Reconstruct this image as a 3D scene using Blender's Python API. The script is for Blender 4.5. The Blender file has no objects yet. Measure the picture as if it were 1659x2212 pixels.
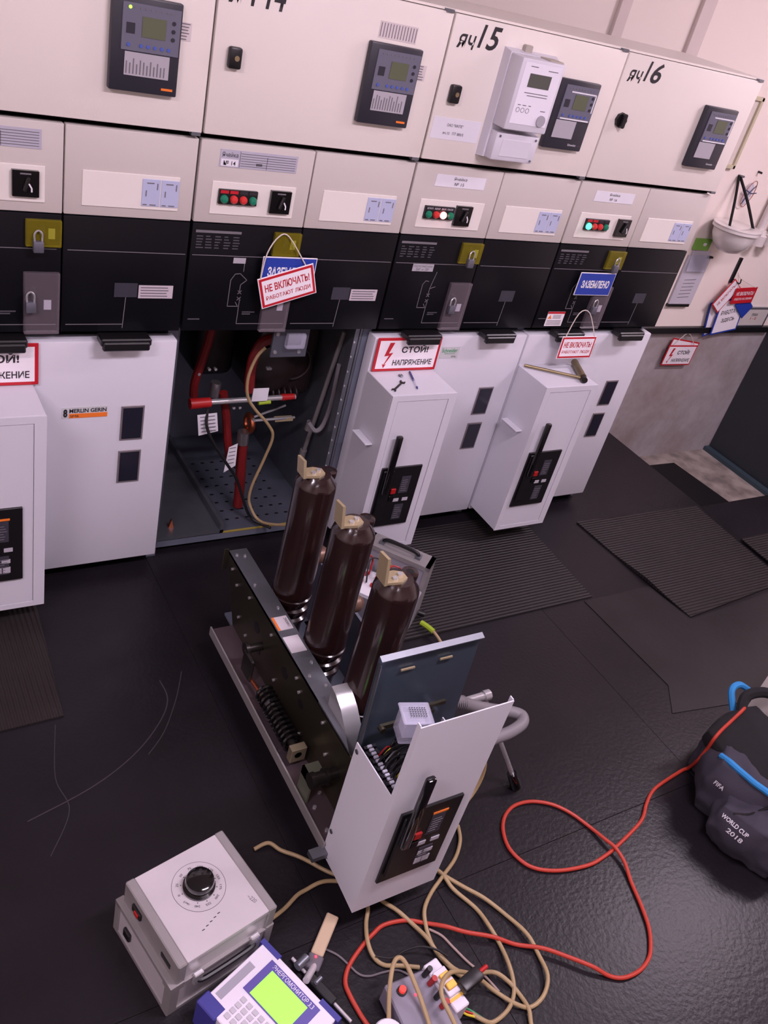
import bpy, bmesh, math, random
from mathutils import Vector, Matrix
random.seed(7)
SC = bpy.context.scene
COL = SC.collection

# ------------------------------------------------------------------ camera, world, exposure
F_PX, IW = 1884.11, 1659.0
cam_d = bpy.data.cameras.new('camera')
cam_d.sensor_fit = 'HORIZONTAL'; cam_d.sensor_width = 36.0
cam_d.lens = F_PX / IW * 36.0
cam_d.clip_start = 0.02
cam = bpy.data.objects.new('camera', cam_d)
cam.location = (-0.97644, -2.51134, 2.22354)
cam.rotation_euler = (math.radians(55.587169), math.radians(-13.133819), math.radians(-29.585066))
COL.objects.link(cam); SC.camera = cam
w = bpy.data.worlds.new('world'); SC.world = w; w.use_nodes = True
w.node_tree.nodes['Background'].inputs[0].default_value = (0.55, 0.5, 0.6, 1)
w.node_tree.nodes['Background'].inputs[1].default_value = 0.05
SC.view_settings.view_transform = 'Standard'; SC.view_settings.look = 'None'
SC.view_settings.gamma = 1.0; SC.view_settings.use_curve_mapping = False
SC.view_settings.exposure = 0.26
LAMPS = [  # ceiling fluorescent fixtures: x, y, watts; the second is added as frontal fill
    (-2.2, -2.3, 56), (-1.0, -4.35, 10), (0.7, -2.1, 62), (3.72, -1.15, 52)]
LAMP_COL = (1.0, 0.835, 1.0)
CEIL = 3.25

# ------------------------------------------------------------------ materials
def lin(c):
    return tuple(((v/255)/12.92 if v/255 <= .04045 else ((v/255+.055)/1.055)**2.4) for v in c)
MATS = {}
def mat(name, rgb, rough=.5, metal=0., noise=0., nscale=8., bump=0., bscale=60., alpha=1., trans=0., emit=0., spec=.5, coat=0.):
    if name in MATS: return MATS[name]
    m = bpy.data.materials.new(name); m.use_nodes = True
    nt = m.node_tree; b = nt.nodes['Principled BSDF']
    c = lin(rgb) + (1,)
    b.inputs['Base Color'].default_value = c
    b.inputs['Roughness'].default_value = rough
    b.inputs['Metallic'].default_value = metal
    b.inputs['Alpha'].default_value = alpha
    b.inputs['Specular IOR Level'].default_value = spec
    b.inputs['Coat Weight'].default_value = coat
    if trans: b.inputs['Transmission Weight'].default_value = trans
    if emit:
        b.inputs['Emission Color'].default_value = c; b.inputs['Emission Strength'].default_value = emit
    tc = nt.nodes.new('ShaderNodeTexCoord')
    if noise:
        n = nt.nodes.new('ShaderNodeTexNoise'); n.inputs['Scale'].default_value = nscale; n.inputs['Detail'].default_value = 6
        nt.links.new(tc.outputs['Object'], n.inputs['Vector'])
        mx = nt.nodes.new('ShaderNodeMix'); mx.data_type = 'RGBA'
        mx.inputs[6].default_value = tuple(v*(1-noise) for v in c[:3]) + (1,)
        mx.inputs[7].default_value = tuple(min(1, v*(1+noise)) for v in c[:3]) + (1,)
        nt.links.new(n.outputs['Fac'], mx.inputs[0]); nt.links.new(mx.outputs[2], b.inputs['Base Color'])
    if bump:
        n2 = nt.nodes.new('ShaderNodeTexNoise'); n2.inputs['Scale'].default_value = bscale
        nt.links.new(tc.outputs['Object'], n2.inputs['Vector'])
        bp = nt.nodes.new('ShaderNodeBump'); bp.inputs['Strength'].default_value = bump; bp.inputs['Distance'].default_value = .002
        nt.links.new(n2.outputs['Fac'], bp.inputs['Height']); nt.links.new(bp.outputs[0], b.inputs['Normal'])
    MATS[name] = m
    return m

lvwhite = mat('door enamel cream', (226, 219, 212), .42, noise=.03, nscale=3, bump=.06, bscale=300)
beige = mat('panel enamel grey beige', (196, 189, 184), .5, noise=.03, nscale=4, bump=.08, bscale=300)
plate_w = mat('plate white', (226, 220, 214), .45)
white = mat('door enamel white', (206, 205, 214), .4, noise=.03, nscale=3, bump=.06, bscale=300)
blackp = mat('mimic panel black', (15, 15, 20), .3, noise=.08, nscale=5, spec=.2)
blackm = mat('black plastic', (18, 17, 20), .38)
blackg = mat('black gloss', (10, 9, 11), .12, coat=.5)
seam = mat('seam dark', (62, 55, 58), .7)
steel = mat('galvanised steel', (128, 132, 140), .38, .8, noise=.2, nscale=14)
steel_d = mat('dark zinc steel', (112, 117, 132), .45, .35, noise=.2, nscale=10)
steel_y = mat('passivated zinc', (84, 80, 66), .35, .85, noise=.4, nscale=8)
chrome = mat('chrome', (205, 205, 208), .24, .72)
alu = mat('aluminium', (176, 172, 172), .4, .6, noise=.08, nscale=20)
aluw = mat('brushed aluminium panel', (196, 190, 194), .5, .35, noise=.1, nscale=9)
aluf = mat('aluminium edging', (142, 138, 138), .5, .3, noise=.1, nscale=16)
copper = mat('copper', (176, 96, 66), .3, .9)
brass = mat('terminal plated copper', (172, 156, 124), .38, .35, noise=.12, nscale=25)
brown = mat('epoxy brown', (36, 20, 20), .2, noise=.12, nscale=6, coat=.35)
dbrown = mat('resin dark brown', (30, 20, 20), .4, noise=.1, nscale=6)
paper = mat('paper', (222, 220, 228), .8)
signw = mat('sign white', (236, 230, 236), .35)
signr = mat('sign red', (184, 28, 42), .35)
signb = mat('sign blue', (38, 62, 158), .35)
txtk = mat('print black', (35, 32, 38), .6)
txtg = mat('print grey', (110, 106, 112), .6)
txtw = mat('print white', (222, 220, 226), .6)
green_t = mat('print green', (38, 148, 88), .6)
orange_t = mat('print orange', (236, 122, 44), .5)
blue_l = mat('label pale blue', (178, 184, 212), .5)
redp = mat('red plastic', (164, 26, 28), .4)
redc = mat('red sleeve', (112, 20, 22), .45)
lampg = mat('lamp lens green', (22, 122, 92), .3)
lampr = mat('lamp lens red', (206, 52, 52), .3)
lampr_on = mat('lamp lens red lit', (255, 120, 120), .3, emit=5)
lampg_on = mat('lamp lens green lit', (70, 255, 190), .3, emit=3)
led_g = mat('indicator green lit', (150, 255, 60), .3, emit=3)
led_r = mat('indicator red lit', (255, 50, 70), .3, emit=3)
relayf = mat('relay fascia grey', (100, 100, 116), .5)
relayb = mat('relay housing dark', (42, 42, 52), .4)
lcd = mat('lcd olive', (92, 98, 76), .25)
lcd_g = mat('lcd lit green', (128, 235, 70), .4, emit=1.1)
bluek = mat('blue key', (70, 92, 178), .5)
yel_t = mat('yellow tinted cover', (150, 138, 30), .2, alpha=.42)
clear_t = mat('clear cover', (170, 156, 166), .15, alpha=.22)
clear_c = mat('clear plastic', (206, 206, 226), .12, alpha=.35)
glass_d = mat('viewing pane dark', (34, 34, 46), .12)
frame_s = mat('pane frame', (128, 120, 124), .45, .3)
wallm = mat('wall paint', (236, 224, 216), .75, noise=.03, nscale=2, bump=.12, bscale=40)
ceilm = mat('ceiling paint', (225, 218, 214), .8)
doorg = mat('entrance door dark', (46, 50, 56), .45, noise=.12, nscale=6)
orange_c = mat('orange cable', (172, 52, 36), .5)
beige_c = mat('beige cable', (156, 134, 98), .5, noise=.12, nscale=30)
grey_c = mat('grey cable', (96, 90, 94), .5)
black_c = mat('black cable', (20, 19, 22), .45)
cordw = mat('white cord', (206, 196, 186), .7)
yg = mat('yellow green sleeve', (150, 175, 40), .5)
conduit = mat('grey conduit', (112, 108, 112), .55)
bagm = mat('backpack fabric', (50, 46, 58), .85, noise=.15, nscale=12, bump=.3, bscale=90)
bagk = mat('backpack black mesh', (13, 12, 16), .9, bump=.3, bscale=200)
bagb = mat('blue trim', (40, 124, 186), .8)
wood = mat('pine block', (190, 168, 140), .65, noise=.08, nscale=14)
purple = mat('bumper blue', (54, 52, 132), .6)
monw = mat('instrument white', (214, 208, 220), .45)
ctrlg = mat('control box grey', (122, 118, 132), .5)
yellow_h = mat('handle yellow', (232, 186, 80), .5)
brass_t = mat('tool brass steel', (138, 124, 94), .35, .8, noise=.2, nscale=20)

def wall_dirty():
    m = mat('wall paint grimy', (206, 198, 198), .75, bump=.12, bscale=40)
    nt = m.node_tree; b = nt.nodes['Principled BSDF']
    tc = nt.nodes.new('ShaderNodeTexCoord'); n = nt.nodes.new('ShaderNodeTexNoise')
    n.inputs['Scale'].default_value = 3.2; n.inputs['Detail'].default_value = 8; n.inputs['Roughness'].default_value = .65
    nt.links.new(tc.outputs['Object'], n.inputs['Vector'])
    cr = nt.nodes.new('ShaderNodeValToRGB')
    cr.color_ramp.elements[0].position = .34; cr.color_ramp.elements[0].color = lin((146, 134, 132)) + (1,)
    cr.color_ramp.elements[1].position = .62; cr.color_ramp.elements[1].color = lin((172, 165, 168)) + (1,)
    nt.links.new(n.outputs['Fac'], cr.inputs[0]); nt.links.new(cr.outputs[0], b.inputs['Base Color'])
    return m
def concrete():
    m = mat('concrete pale', (150, 138, 130), .9, bump=.4, bscale=60)
    nt = m.node_tree; b = nt.nodes['Principled BSDF']
    tc = nt.nodes.new('ShaderNodeTexCoord'); n = nt.nodes.new('ShaderNodeTexNoise')
    n.inputs['Scale'].default_value = 7; n.inputs['Detail'].default_value = 8
    nt.links.new(tc.outputs['Object'], n.inputs['Vector'])
    cr = nt.nodes.new('ShaderNodeValToRGB')
    cr.color_ramp.elements[0].position = .35; cr.color_ramp.elements[0].color = lin((112, 102, 98)) + (1,)
    cr.color_ramp.elements[1].position = .6; cr.color_ramp.elements[1].color = lin((158, 146, 138)) + (1,)
    nt.links.new(n.outputs['Fac'], cr.inputs[0]); nt.links.new(cr.outputs[0], b.inputs['Base Color'])
    return m
def rubber(name, rgb, rough, kind):
    """dark rubber sheet: worn colour patches, relief by kind (plain / ribs / studs)"""
    m = mat(name, rgb, rough, spec=.24)
    nt = m.node_tree; b = nt.nodes['Principled BSDF']
    tc = nt.nodes.new('ShaderNodeTexCoord')
    n = nt.nodes.new('ShaderNodeTexNoise'); n.inputs['Scale'].default_value = 2.6; n.inputs['Detail'].default_value = 9; n.inputs['Roughness'].default_value = .7
    nt.links.new(tc.outputs['Object'], n.inputs['Vector'])
    cr = nt.nodes.new('ShaderNodeValToRGB'); c = lin(rgb)
    cr.color_ramp.elements[0].position = .3; cr.color_ramp.elements[0].color = tuple(v*.8 for v in c) + (1,)
    cr.color_ramp.elements[1].position = .75; cr.color_ramp.elements[1].color = tuple(v*1.35 for v in c) + (1,)
    nt.links.new(n.outputs['Fac'], cr.inputs[0])
    sp = nt.nodes.new('ShaderNodeTexNoise'); sp.inputs['Scale'].default_value = 26; sp.inputs['Detail'].default_value = 7; sp.inputs['Roughness'].default_value = .75
    nt.links.new(tc.outputs['Object'], sp.inputs['Vector'])
    cs = nt.nodes.new('ShaderNodeValToRGB'); cs.color_ramp.elements[0].position = .66; cs.color_ramp.elements[0].color = (0, 0, 0, 1)
    cs.color_ramp.elements[1].position = .8; cs.color_ramp.elements[1].color = (.5, .5, .5, 1)
    nt.links.new(sp.outputs['Fac'], cs.inputs[0])
    mx = nt.nodes.new('ShaderNodeMix'); mx.data_type = 'RGBA'
    nt.links.new(cs.outputs[0], mx.inputs[0]); nt.links.new(cr.outputs[0], mx.inputs[6])
    mx.inputs[7].default_value = lin((86, 80, 82)) + (1,)
    nt.links.new(mx.outputs[2], b.inputs['Base Color'])
    bp = nt.nodes.new('ShaderNodeBump')
    if kind.startswith('ribs'):
        wv = nt.nodes.new('ShaderNodeTexWave'); wv.wave_type = 'BANDS'; wv.bands_direction = 'X' if kind == 'ribsx' else 'Y'
        wv.inputs['Scale'].default_value = 19; wv.inputs['Distortion'].default_value = .3
        nt.links.new(tc.outputs['Object'], wv.inputs['Vector']); src = wv.outputs['Fac']
        bp.inputs['Strength'].default_value = .8; bp.inputs['Distance'].default_value = .005
    elif kind == 'studs':
        vo = nt.nodes.new('ShaderNodeTexVoronoi'); vo.inputs['Scale'].default_value = 26; vo.inputs['Randomness'].default_value = .12
        nt.links.new(tc.outputs['Object'], vo.inputs['Vector'])
        r2 = nt.nodes.new('ShaderNodeMath'); r2.operation = 'LESS_THAN'; r2.inputs[1].default_value = .32
        nt.links.new(vo.outputs['Distance'], r2.inputs[0]); src = r2.outputs[0]
        bp.inputs['Strength'].default_value = .9; bp.inputs['Distance'].default_value = .004
    else:
        n3 = nt.nodes.new('ShaderNodeTexNoise'); n3.inputs['Scale'].default_value = 70; n3.inputs['Detail'].default_value = 5
        nt.links.new(tc.outputs['Object'], n3.inputs['Vector']); src = n3.outputs['Fac']
        bp.inputs['Strength'].default_value = .35; bp.inputs['Distance'].default_value = .003
    nt.links.new(src, bp.inputs['Height']); nt.links.new(bp.outputs[0], b.inputs['Normal'])
    return m
wall_d = wall_dirty(); conc = concrete()
rub = rubber('rubber sheet', (25, 22, 26), .33, 'plain')
rub_r = rubber('rubber mat ribbed', (33, 29, 30), .5, 'ribs')
rub_v = rubber('rubber mat ribbed lengthwise', (40, 35, 35), .5, 'ribsx')
rub_s = rubber('rubber mat studded', (34, 31, 33), .34, 'studs')
rub_k = rubber('rubber mat black', (20, 18, 20), .6, 'plain')

# ------------------------------------------------------------------ mesh helpers
class MB:
    def __init__(s): s.bm = bmesh.new()
    def box(s, x0, x1, y0, y1, z0, z1, bev=0., seg=1, rot=None, piv=None):
        r = bmesh.ops.create_cube(s.bm, size=1)['verts']
        for v in r: v.co = Vector(((x0+x1)/2 + v.co.x*(x1-x0), (y0+y1)/2 + v.co.y*(y1-y0), (z0+z1)/2 + v.co.z*(z1-z0)))
        if bev:
            e = list({e for v in r for e in v.link_edges})
            g = bmesh.ops.bevel(s.bm, geom=e, offset=bev, segments=seg, affect='EDGES', profile=.5)
            r = [v for v in {v for f in g['faces'] for v in f.verts}] if seg else r
            r = list({v for f in g['faces'] for v in f.verts} | {v for v in r if v.is_valid})
        if rot is not None:
            p = Vector(piv if piv is not None else ((x0+x1)/2, (y0+y1)/2, (z0+z1)/2))
            for v in r: v.co = p + rot @ (v.co - p)
        return s
    def rod(s, p0, p1, r0, r1=None, n=16, cap=True):
        p0, p1 = Vector(p0), Vector(p1); r1 = r0 if r1 is None else r1
        d = p1-p0; q = d.to_track_quat('Z', 'Y').to_matrix().to_4x4(); q.translation = (p0+p1)/2
        bmesh.ops.create_cone(s.bm, cap_ends=cap, cap_tris=False, segments=n, radius1=r0, radius2=r1, depth=d.length, matrix=q)
        return s
    def lathe(s, c, prof, n=32, ax='Z', squash=(1, 1)):
        c = Vector(c); rings = []
        for r, h in prof:
            ring = []
            for i in range(n):
                a = 2*math.pi*i/n; u, v = r*math.cos(a)*squash[0], r*math.sin(a)*squash[1]
                o = {'Z': (u, v, h), 'Y': (u, h, v), 'X': (h, u, v)}[ax]
                ring.append(s.bm.verts.new(c+Vector(o)))
            rings.append(ring)
        for a, b in zip(rings, rings[1:]):
            for i in range(n): s.bm.faces.new((a[i], a[(i+1) % n], b[(i+1) % n], b[i]))
        s.bm.faces.new(rings[0][::-1]); s.bm.faces.new(rings[-1])
        return s
    def prism(s, pts, d, base=None):
        """polygon (3-D points) extruded by vector d"""
        d = Vector(d); a = [s.bm.verts.new(Vector(p)) for p in pts]; b = [s.bm.verts.new(Vector(p)+d) for p in pts]
        s.bm.faces.new(a[::-1]); s.bm.faces.new(b); n = len(a)
        for i in range(n): s.bm.faces.new((a[i], a[(i+1) % n], b[(i+1) % n], b[i]))
        return s
    def hexa(s, lo, hi):
        a = [s.bm.verts.new(Vector(p)) for p in lo]; b = [s.bm.verts.new(Vector(p)) for p in hi]
        s.bm.faces.new(a[::-1]); s.bm.faces.new(b)
        for i in range(4): s.bm.faces.new((a[i], a[(i+1) % 4], b[(i+1) % 4], b[i]))
        return s
    def tube(s, pts, r, n=8, smooth=6, closed=False):
        pts = spline([Vector(p) for p in pts], smooth) if smooth else [Vector(p) for p in pts]
        rings = []; up = Vector((0.03, 0.02, 1))
        for i, p in enumerate(pts):
            t = (pts[min(i+1, len(pts)-1)] - pts[max(i-1, 0)]).normalized()
            u = t.cross(up)
            if u.length < 1e-3: u = t.cross(Vector((1, 0, 0)))
            u.normalize(); v = u.cross(t).normalized(); up = v
            rr = r(i/(len(pts)-1)) if callable(r) else r
            rings.append([s.bm.verts.new(p + u*rr*math.cos(2*math.pi*k/n) + v*rr*math.sin(2*math.pi*k/n)) for k in range(n)])
        for a, b in zip(rings, rings[1:]):
            for k in range(n): s.bm.faces.new((a[k], a[(k+1) % n], b[(k+1) % n], b[k]))
        s.bm.faces.new(rings[0][::-1]); s.bm.faces.new(rings[-1])
        return s
    def ball(s, c, r, sx=1, sy=1, sz=1, n=16):
        m = Matrix.Translation(c) @ Matrix.Diagonal((sx, sy, sz, 1))
        bmesh.ops.create_uvsphere(s.bm, u_segments=n, v_segments=n//2+2, radius=r, matrix=m); return s
    def torus(s, c, R, r, ax='Z', n=32, k=8):
        pts = []
        for i in range(n):
            a = 2*math.pi*i/n; rg = []
            for j in range(k):
                b = 2*math.pi*j/k; q = (R+r*math.cos(b))
                u, v, h = q*math.cos(a), q*math.sin(a), r*math.sin(b)
                rg.append(s.bm.verts.new(Vector(c)+Vector({'Z': (u, v, h), 'Y': (u, h, v), 'X': (h, u, v)}[ax])))
            pts.append(rg)
        for i in range(n):
            a, b = pts[i], pts[(i+1) % n]
            for j in range(k): s.bm.faces.new((a[j], a[(j+1) % k], b[(j+1) % k], b[j]))
        return s
    def xf(s, m):
        for v in s.bm.verts: v.co = m @ v.co
        return s
    def build(s, name, material, parent=None, smooth=True, label=None, sharp=35):
        bmesh.ops.recalc_face_normals(s.bm, faces=s.bm.faces)
        me = bpy.data.meshes.new(name); s.bm.to_mesh(me); s.bm.free()
        me.materials.append(material)
        o = bpy.data.objects.new(name, me); COL.objects.link(o)
        if parent: o.parent = parent
        if smooth:
            me.shade_smooth()
            try: me.set_sharp_from_angle(angle=math.radians(sharp))
            except Exception: pass
        if label: o['label'] = label
        return o
def spline(P, k):
    out = []
    for i in range(len(P)-1):
        a, b, c, d = P[max(i-1, 0)], P[i], P[i+1], P[min(i+2, len(P)-1)]
        for j in range(k):
            t = j/k
            out.append(.5*((2*b) + (c-a)*t + (2*a-5*b+4*c-d)*t*t + (3*b-a-3*c+d)*t**3))
    out.append(P[-1]); return out
def bx(name, m, parent, x0, x1, y0, y1, z0, z1, bev=0., seg=1, label=None):
    return MB().box(x0, x1, y0, y1, z0, z1, bev, seg).build(name, m, parent, label=label)
def thing(name, label, cat, loc=(0, 0, 0), rz=0., group=None):
    o = bpy.data.objects.new(name, None); COL.objects.link(o); o.empty_display_size = .05
    o.location = loc; o.rotation_euler = (0, 0, rz); tag(o, label, cat, group); return o
def tag(o, label, cat, group=None):
    o['label'] = label; o['category'] = cat
    if group: o['group'] = group
    return o
def struct(o):
    o['kind'] = 'structure'; return o
def text(s, m, parent, org, w=None, h=None, xd=(1, 0, 0), up=(0, 0, 1), bold=.0, name='lettering', shear=0., off=.0006):
    """lettering as a thin raised print: origin = lower-left corner of its box, fitted to w x h"""
    cu = bpy.data.curves.new('t', 'FONT'); cu.body = s; cu.size = 1; cu.extrude = 0; cu.offset = bold; cu.shear = shear
    cu.resolution_u = 3; cu.align_x = 'CENTER'
    ob = bpy.data.objects.new('t', cu); COL.objects.link(ob)
    dg = bpy.context.evaluated_depsgraph_get()
    me = bpy.data.meshes.new_from_object(ob.evaluated_get(dg)); bpy.data.objects.remove(ob); bpy.data.curves.remove(cu)
    if not len(me.vertices): return None
    xs = [v.co.x for v in me.vertices]; ys = [v.co.y for v in me.vertices]
    x0, x1, y0, y1 = min(xs), max(xs), min(ys), max(ys)
    kx = w/(x1-x0) if w else None; ky = h/(y1-y0) if h else None
    kx = kx or ky; ky = ky or kx
    X, U = Vector(xd).normalized(), Vector(up).normalized(); N = X.cross(U); O = Vector(org)
    for v in me.vertices: v.co = O + X*((v.co.x-x0)*kx) + U*((v.co.y-y0)*ky) + N*off
    me.materials.clear(); me.materials.append(m); me.name = name
    o = bpy.data.objects.new(name, me); COL.objects.link(o); o.parent = parent
    return o
def lines(name, m, parent, segs, y, t=.002, th=.0008):
    """printed line work on a panel facing -y: list of (x0,z0,x1,z1)"""
    b = MB()
    for (x0, z0, x1, z1) in segs:
        d = Vector((x1-x0, 0, z1-z0)); L = d.length
        if L < 1e-6: continue
        d /= L; n = Vector((-d.z, 0, d.x))*t/2; p, q = Vector((x0, y, z0)), Vector((x1, y, z1))
        b.prism([p-n, q-n, q+n, p+n], (0, -th, 0))
    return b.build(name, m, parent, smooth=False)

# ------------------------------------------------------------------ the room
PIT, WY, DX = -.42, .85, 4.455
slab = MB().box(-3.6, 3.0, -5.2, 1.0, -.5, -.012).box(3.0, 4.6, -5.2, -.19, -.5, -.012)
floor = struct(slab.build('floor', conc, smooth=False))
ys = [-5.2, -3.3, -1.575, .85]
xs = [-3.6, -1.55, -.02, 1.47, 3.0]
k = 0
for j in range(3):
    for i in range(4):
        sh = .0 if j != 1 else .35
        a = xs[i] + (sh if 0 < i else 0); b = xs[i+1] + (sh if i+1 < 4 else 0)
        bx('rubber_sheet', rub, floor, a+.0005, b-.0005, ys[j]+.0005, ys[j+1]-.0005, -.012, 0, .0008)
bx('rubber_sheet', rub, floor, 3.001, 4.6, -5.2, -.19, -.012, 0, .0008)
pit = struct(MB().box(3.0, 4.6, -.19, 1.0, -.6, PIT).build('floor_entrance', conc, smooth=False))
wall_b = struct(MB().box(-3.6, 4.7, WY, WY+.15, .54, CEIL).build('wall_back', wallm, smooth=False))
wl = MB().box(2.3, 4.7, WY, WY+.15, PIT-.1, .54).build('lower_wall', wall_d, wall_b, smooth=False)
struct(MB().box(-3.75, -3.6, -5.2, 1.0, -.5, CEIL).build('wall_left', wallm, smooth=False))
struct(MB().box(-3.75, 4.7, -5.35, -5.2, -.5, CEIL).build('wall_front', wallm, smooth=False))
wr = struct(MB().box(DX, DX+.15, -5.2, -.1, 0, CEIL).box(DX, DX+.15, -.1, 1.0, 1.75, CEIL).build('wall_right', wallm, smooth=False))
struct(MB().box(-3.75, 4.7, -5.35, 1.0, CEIL, CEIL+.1).build('ceiling', ceilm, smooth=False))
# entrance door in the right wall, standing at the sunken threshold
d1 = struct(MB().box(DX+.02, DX+.06, -.06, .845, PIT+.03, 1.72, .003).build('door_1', doorg))
bx('door_frame', mat('door frame dark', (40, 46, 54), .5), d1, DX-.015, DX+.05, -.1, -.055, PIT+.001, 1.75)
bx('door_frame', MATS['door frame dark'], d1, DX-.015, DX+.05, -.1, .848, 1.715, 1.75)
bx('threshold', mat('threshold steel', (66, 82, 92), .5, .3), d1, DX-.03, DX+.07, -.1, .848, PIT+.0005, PIT+.03)
MB().rod((DX+.02, .10, .62), (DX-.03, .10, .62), .012).rod((DX-.03, .10, .62), (DX-.03, .22, .62), .010).build('door_handle', chrome, d1)
# wall battens and trims over the cable duct
for i, (x, ww) in enumerate(((2.185, .065), (2.69, .085), (1.15, .065), (.2, .065))):
    b = MB().box(x, x+ww, WY-.022, WY, 1.3, CEIL, .002)
    struct(b.build('trim_%d' % (i+1), mat('batten paint', (214, 200, 196), .65)))
o = MB().box(2.2, DX, WY-.03, WY, .535, .575, .003).build('trim_5', blackm); struct(o)

# mats laid on the floor (world coordinates in metres)
def floor_mat(label, m, poly, z=.006, z0=0., group=None):
    o = MB().prism([(x, y, z0) for x, y in poly], (0, 0, z)).build('rubber_mat', m, smooth=False)
    return tag(o, label, 'mat', group)
floor_mat('ribbed dark rubber mat in front of the cubicle whose cover holds the spanner and pen', rub_r, [(.70, -.652), (1.767, -.645), (1.80, -.03), (1.0, -.02), (.72, -.12)])
lm = floor_mat('ribbed rubber mat with one lifted edge, in front of the step to the entrance door', rub_r, [(2.091, -.157), (2.11, -.42), (2.128, -.62), (2.14, -.75), (2.16, -.89), (2.93, -.83), (2.96, -.185)], .008)
for v in lm.data.vertices:
    if -.8 < v.co.y < -.5 and v.co.x < 2.2: v.co.z += .014 if v.co.y > -.7 else .007
floor_mat('ribbed rubber mat under the box-shaped cover beside the orange-striped maker label', rub_v, [(-1.3, -.15), (-.46, -.12), (-.488, -.636), (-1.3, -.655)])
floor_mat('brown rubber mat lying beside the lifted mat before the entrance step', rub_r, [(2.975, -.499), (3.6, -.49), (3.6, -1.2), (2.955, -1.2)], .008, .0085)
floor_mat('studded dark rubber mat between the lifted mat and the open floor', rub_s, [(1.71, -.66), (2.12, -.66), (2.16, -.9), (2.93, -.86), (2.93, -1.5), (1.62, -1.3), (1.72, -1.18)], .003)
floor_mat('plain black doormat down in the entrance recess', rub_k, [(3.1, -.18), (4.05, -.18), (3.97, .72), (3.1, .74)], .012, PIT)
# long pale scrape marks on the rubber
def scratch(pts, r):
    b = MB(); P = spline([Vector((x, y, .0004)) for x, y in pts], 8)
    for p, q in zip(P, P[1:]):
        t = (q-p).normalized(); n = Vector((-t.y, t.x, 0))*r
        b.prism([p-n, q-n, q+n, p+n], (0, 0, .0002))
    b.build('scuff_mark', mat('scuff', (47, 41, 45), .7), floor, smooth=False)

# ------------------------------------------------------------------ ceiling lamps (they light the room)
for i, (x, y, p) in enumerate(LAMPS):
    t = thing('ceiling_lamp', ('white fluorescent ceiling fitting by the left wall', 'added fill lamp, a white fluorescent fitting by the wall facing the cubicles', 'white fluorescent ceiling fitting over the withdrawn breaker truck', 'white fluorescent ceiling fitting near the entrance door')[i], 'lamp', (x, y, CEIL-.09))
    bx('housing', plate_w, t, -.65, .65, -.14, .14, .03, .09, .006)
    MB().rod((-.6, -.06, .015), (.6, -.06, .015), .014).build('tube', mat('tube lit', (255, 238, 238), .4, emit=6), t)
    MB().rod((-.6, .06, .015), (.6, .06, .015), .014).build('tube', MATS['tube lit'], t)
    ld = bpy.data.lights.new('lamp_light', 'AREA'); ld.shape = 'RECTANGLE'; ld.size = 1.2; ld.size_y = .22
    ld.energy = p; ld.color = LAMP_COL
    lo = bpy.data.objects.new('lamp_light', ld); COL.objects.link(lo); lo.parent = t; lo.location = (0, 0, -.005)

# ------------------------------------------------------------------ switchgear cubicles
CW, LVY = .75, -.012
def first_root(): return bpy.data.objects.get('switchgear_cubicle')
def relay(root, x0, x1, z0, z1, new):
    h = bx('protection_relay', relayb, root, x0, x1, LVY-.022, LVY, z0, z1, .004, 2)
    y = LVY-.0225; W, H = x1-x0, z1-z0
    bx('fascia', relayf, h, x0+.14*W, x0+.97*W, y-.003, y+.001, z0+.44*H, z0+.93*H, .001)
    f = y-.003
    bx('display', lcd, h, x0+.42*W, x0+.76*W, f-.0015, f, z0+.60*H, z0+.81*H)
    bx('key_pad', relayb, h, x0+.2*W, x0+.32*W, f-.001, f, z0+.62*H, z0+.73*H)
    for k in range(6):
        xx = x0+(.24 if k == 0 else .32+.1*k)*W
        MB().rod((xx, f+.001, z0+.505*H), (xx, f-.002, z0+.505*H), .0045, n=12).build('blue_button', bluek, h)
    for k in range(3):
        MB().rod((x0+.87*W, f+.001, z0+(.62+.085*k)*H), (x0+.87*W, f-.002, z0+(.62+.085*k)*H), .005, n=12).build('button', relayb, h)
    for k in range(9):
        xx = x0+(.24+.075*k)*W
        m = led_g if (k == 0 and root is first_root()) else txtg
        MB().rod((xx, f+.001, z0+.885*H), (xx, f-.0012, z0+.885*H), .0022 if m is txtg else .004, n=10).build('indicator', m, h)
    if new:
        lines('white_line', txtw, h, [(x0+.3*W, z0+.84*H, x0+.93*W, z0+.84*H), (x0+.93*W, z0+.84*H, x0+.93*W, z0+.58*H), (x0+.2*W, z0+.455*H, x0+.93*W, z0+.455*H)], f, .0045)
        bx('paper_label', mat('paper grey', (168, 164, 172), .8), h, x0+.14*W, x0+.66*W, f+.001, f+.0026, z0+.17*H, z0+.43*H)
        text('Schneider', txtw, h, (x0+.62*W, y, z0+.07*H), .22*W)
        text('SEPAM', txtg, h, (x0+.88*W, y, z0+.07*H), .08*W)
    else:
        bx('paper_label', mat('paper grey', (168, 164, 172), .8), h, x0+.2*W, x0+.85*W, f+.001, f+.0026, z0+.18*H, z0+.43*H)
        lines('label_print', txtg, h, [(x0+(.23+.05*k)*W, z0+.2*H, x0+(.23+.05*k)*W, z0+(.3+.1*random.random())*H) for k in range(12)], f+.001, .003)
        bx('maker_mark', orange_t, h, x0+.76*W, x0+.93*W, y-.0012, y+.001, z0+.06*H, z0+.085*H)
    return h

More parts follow.
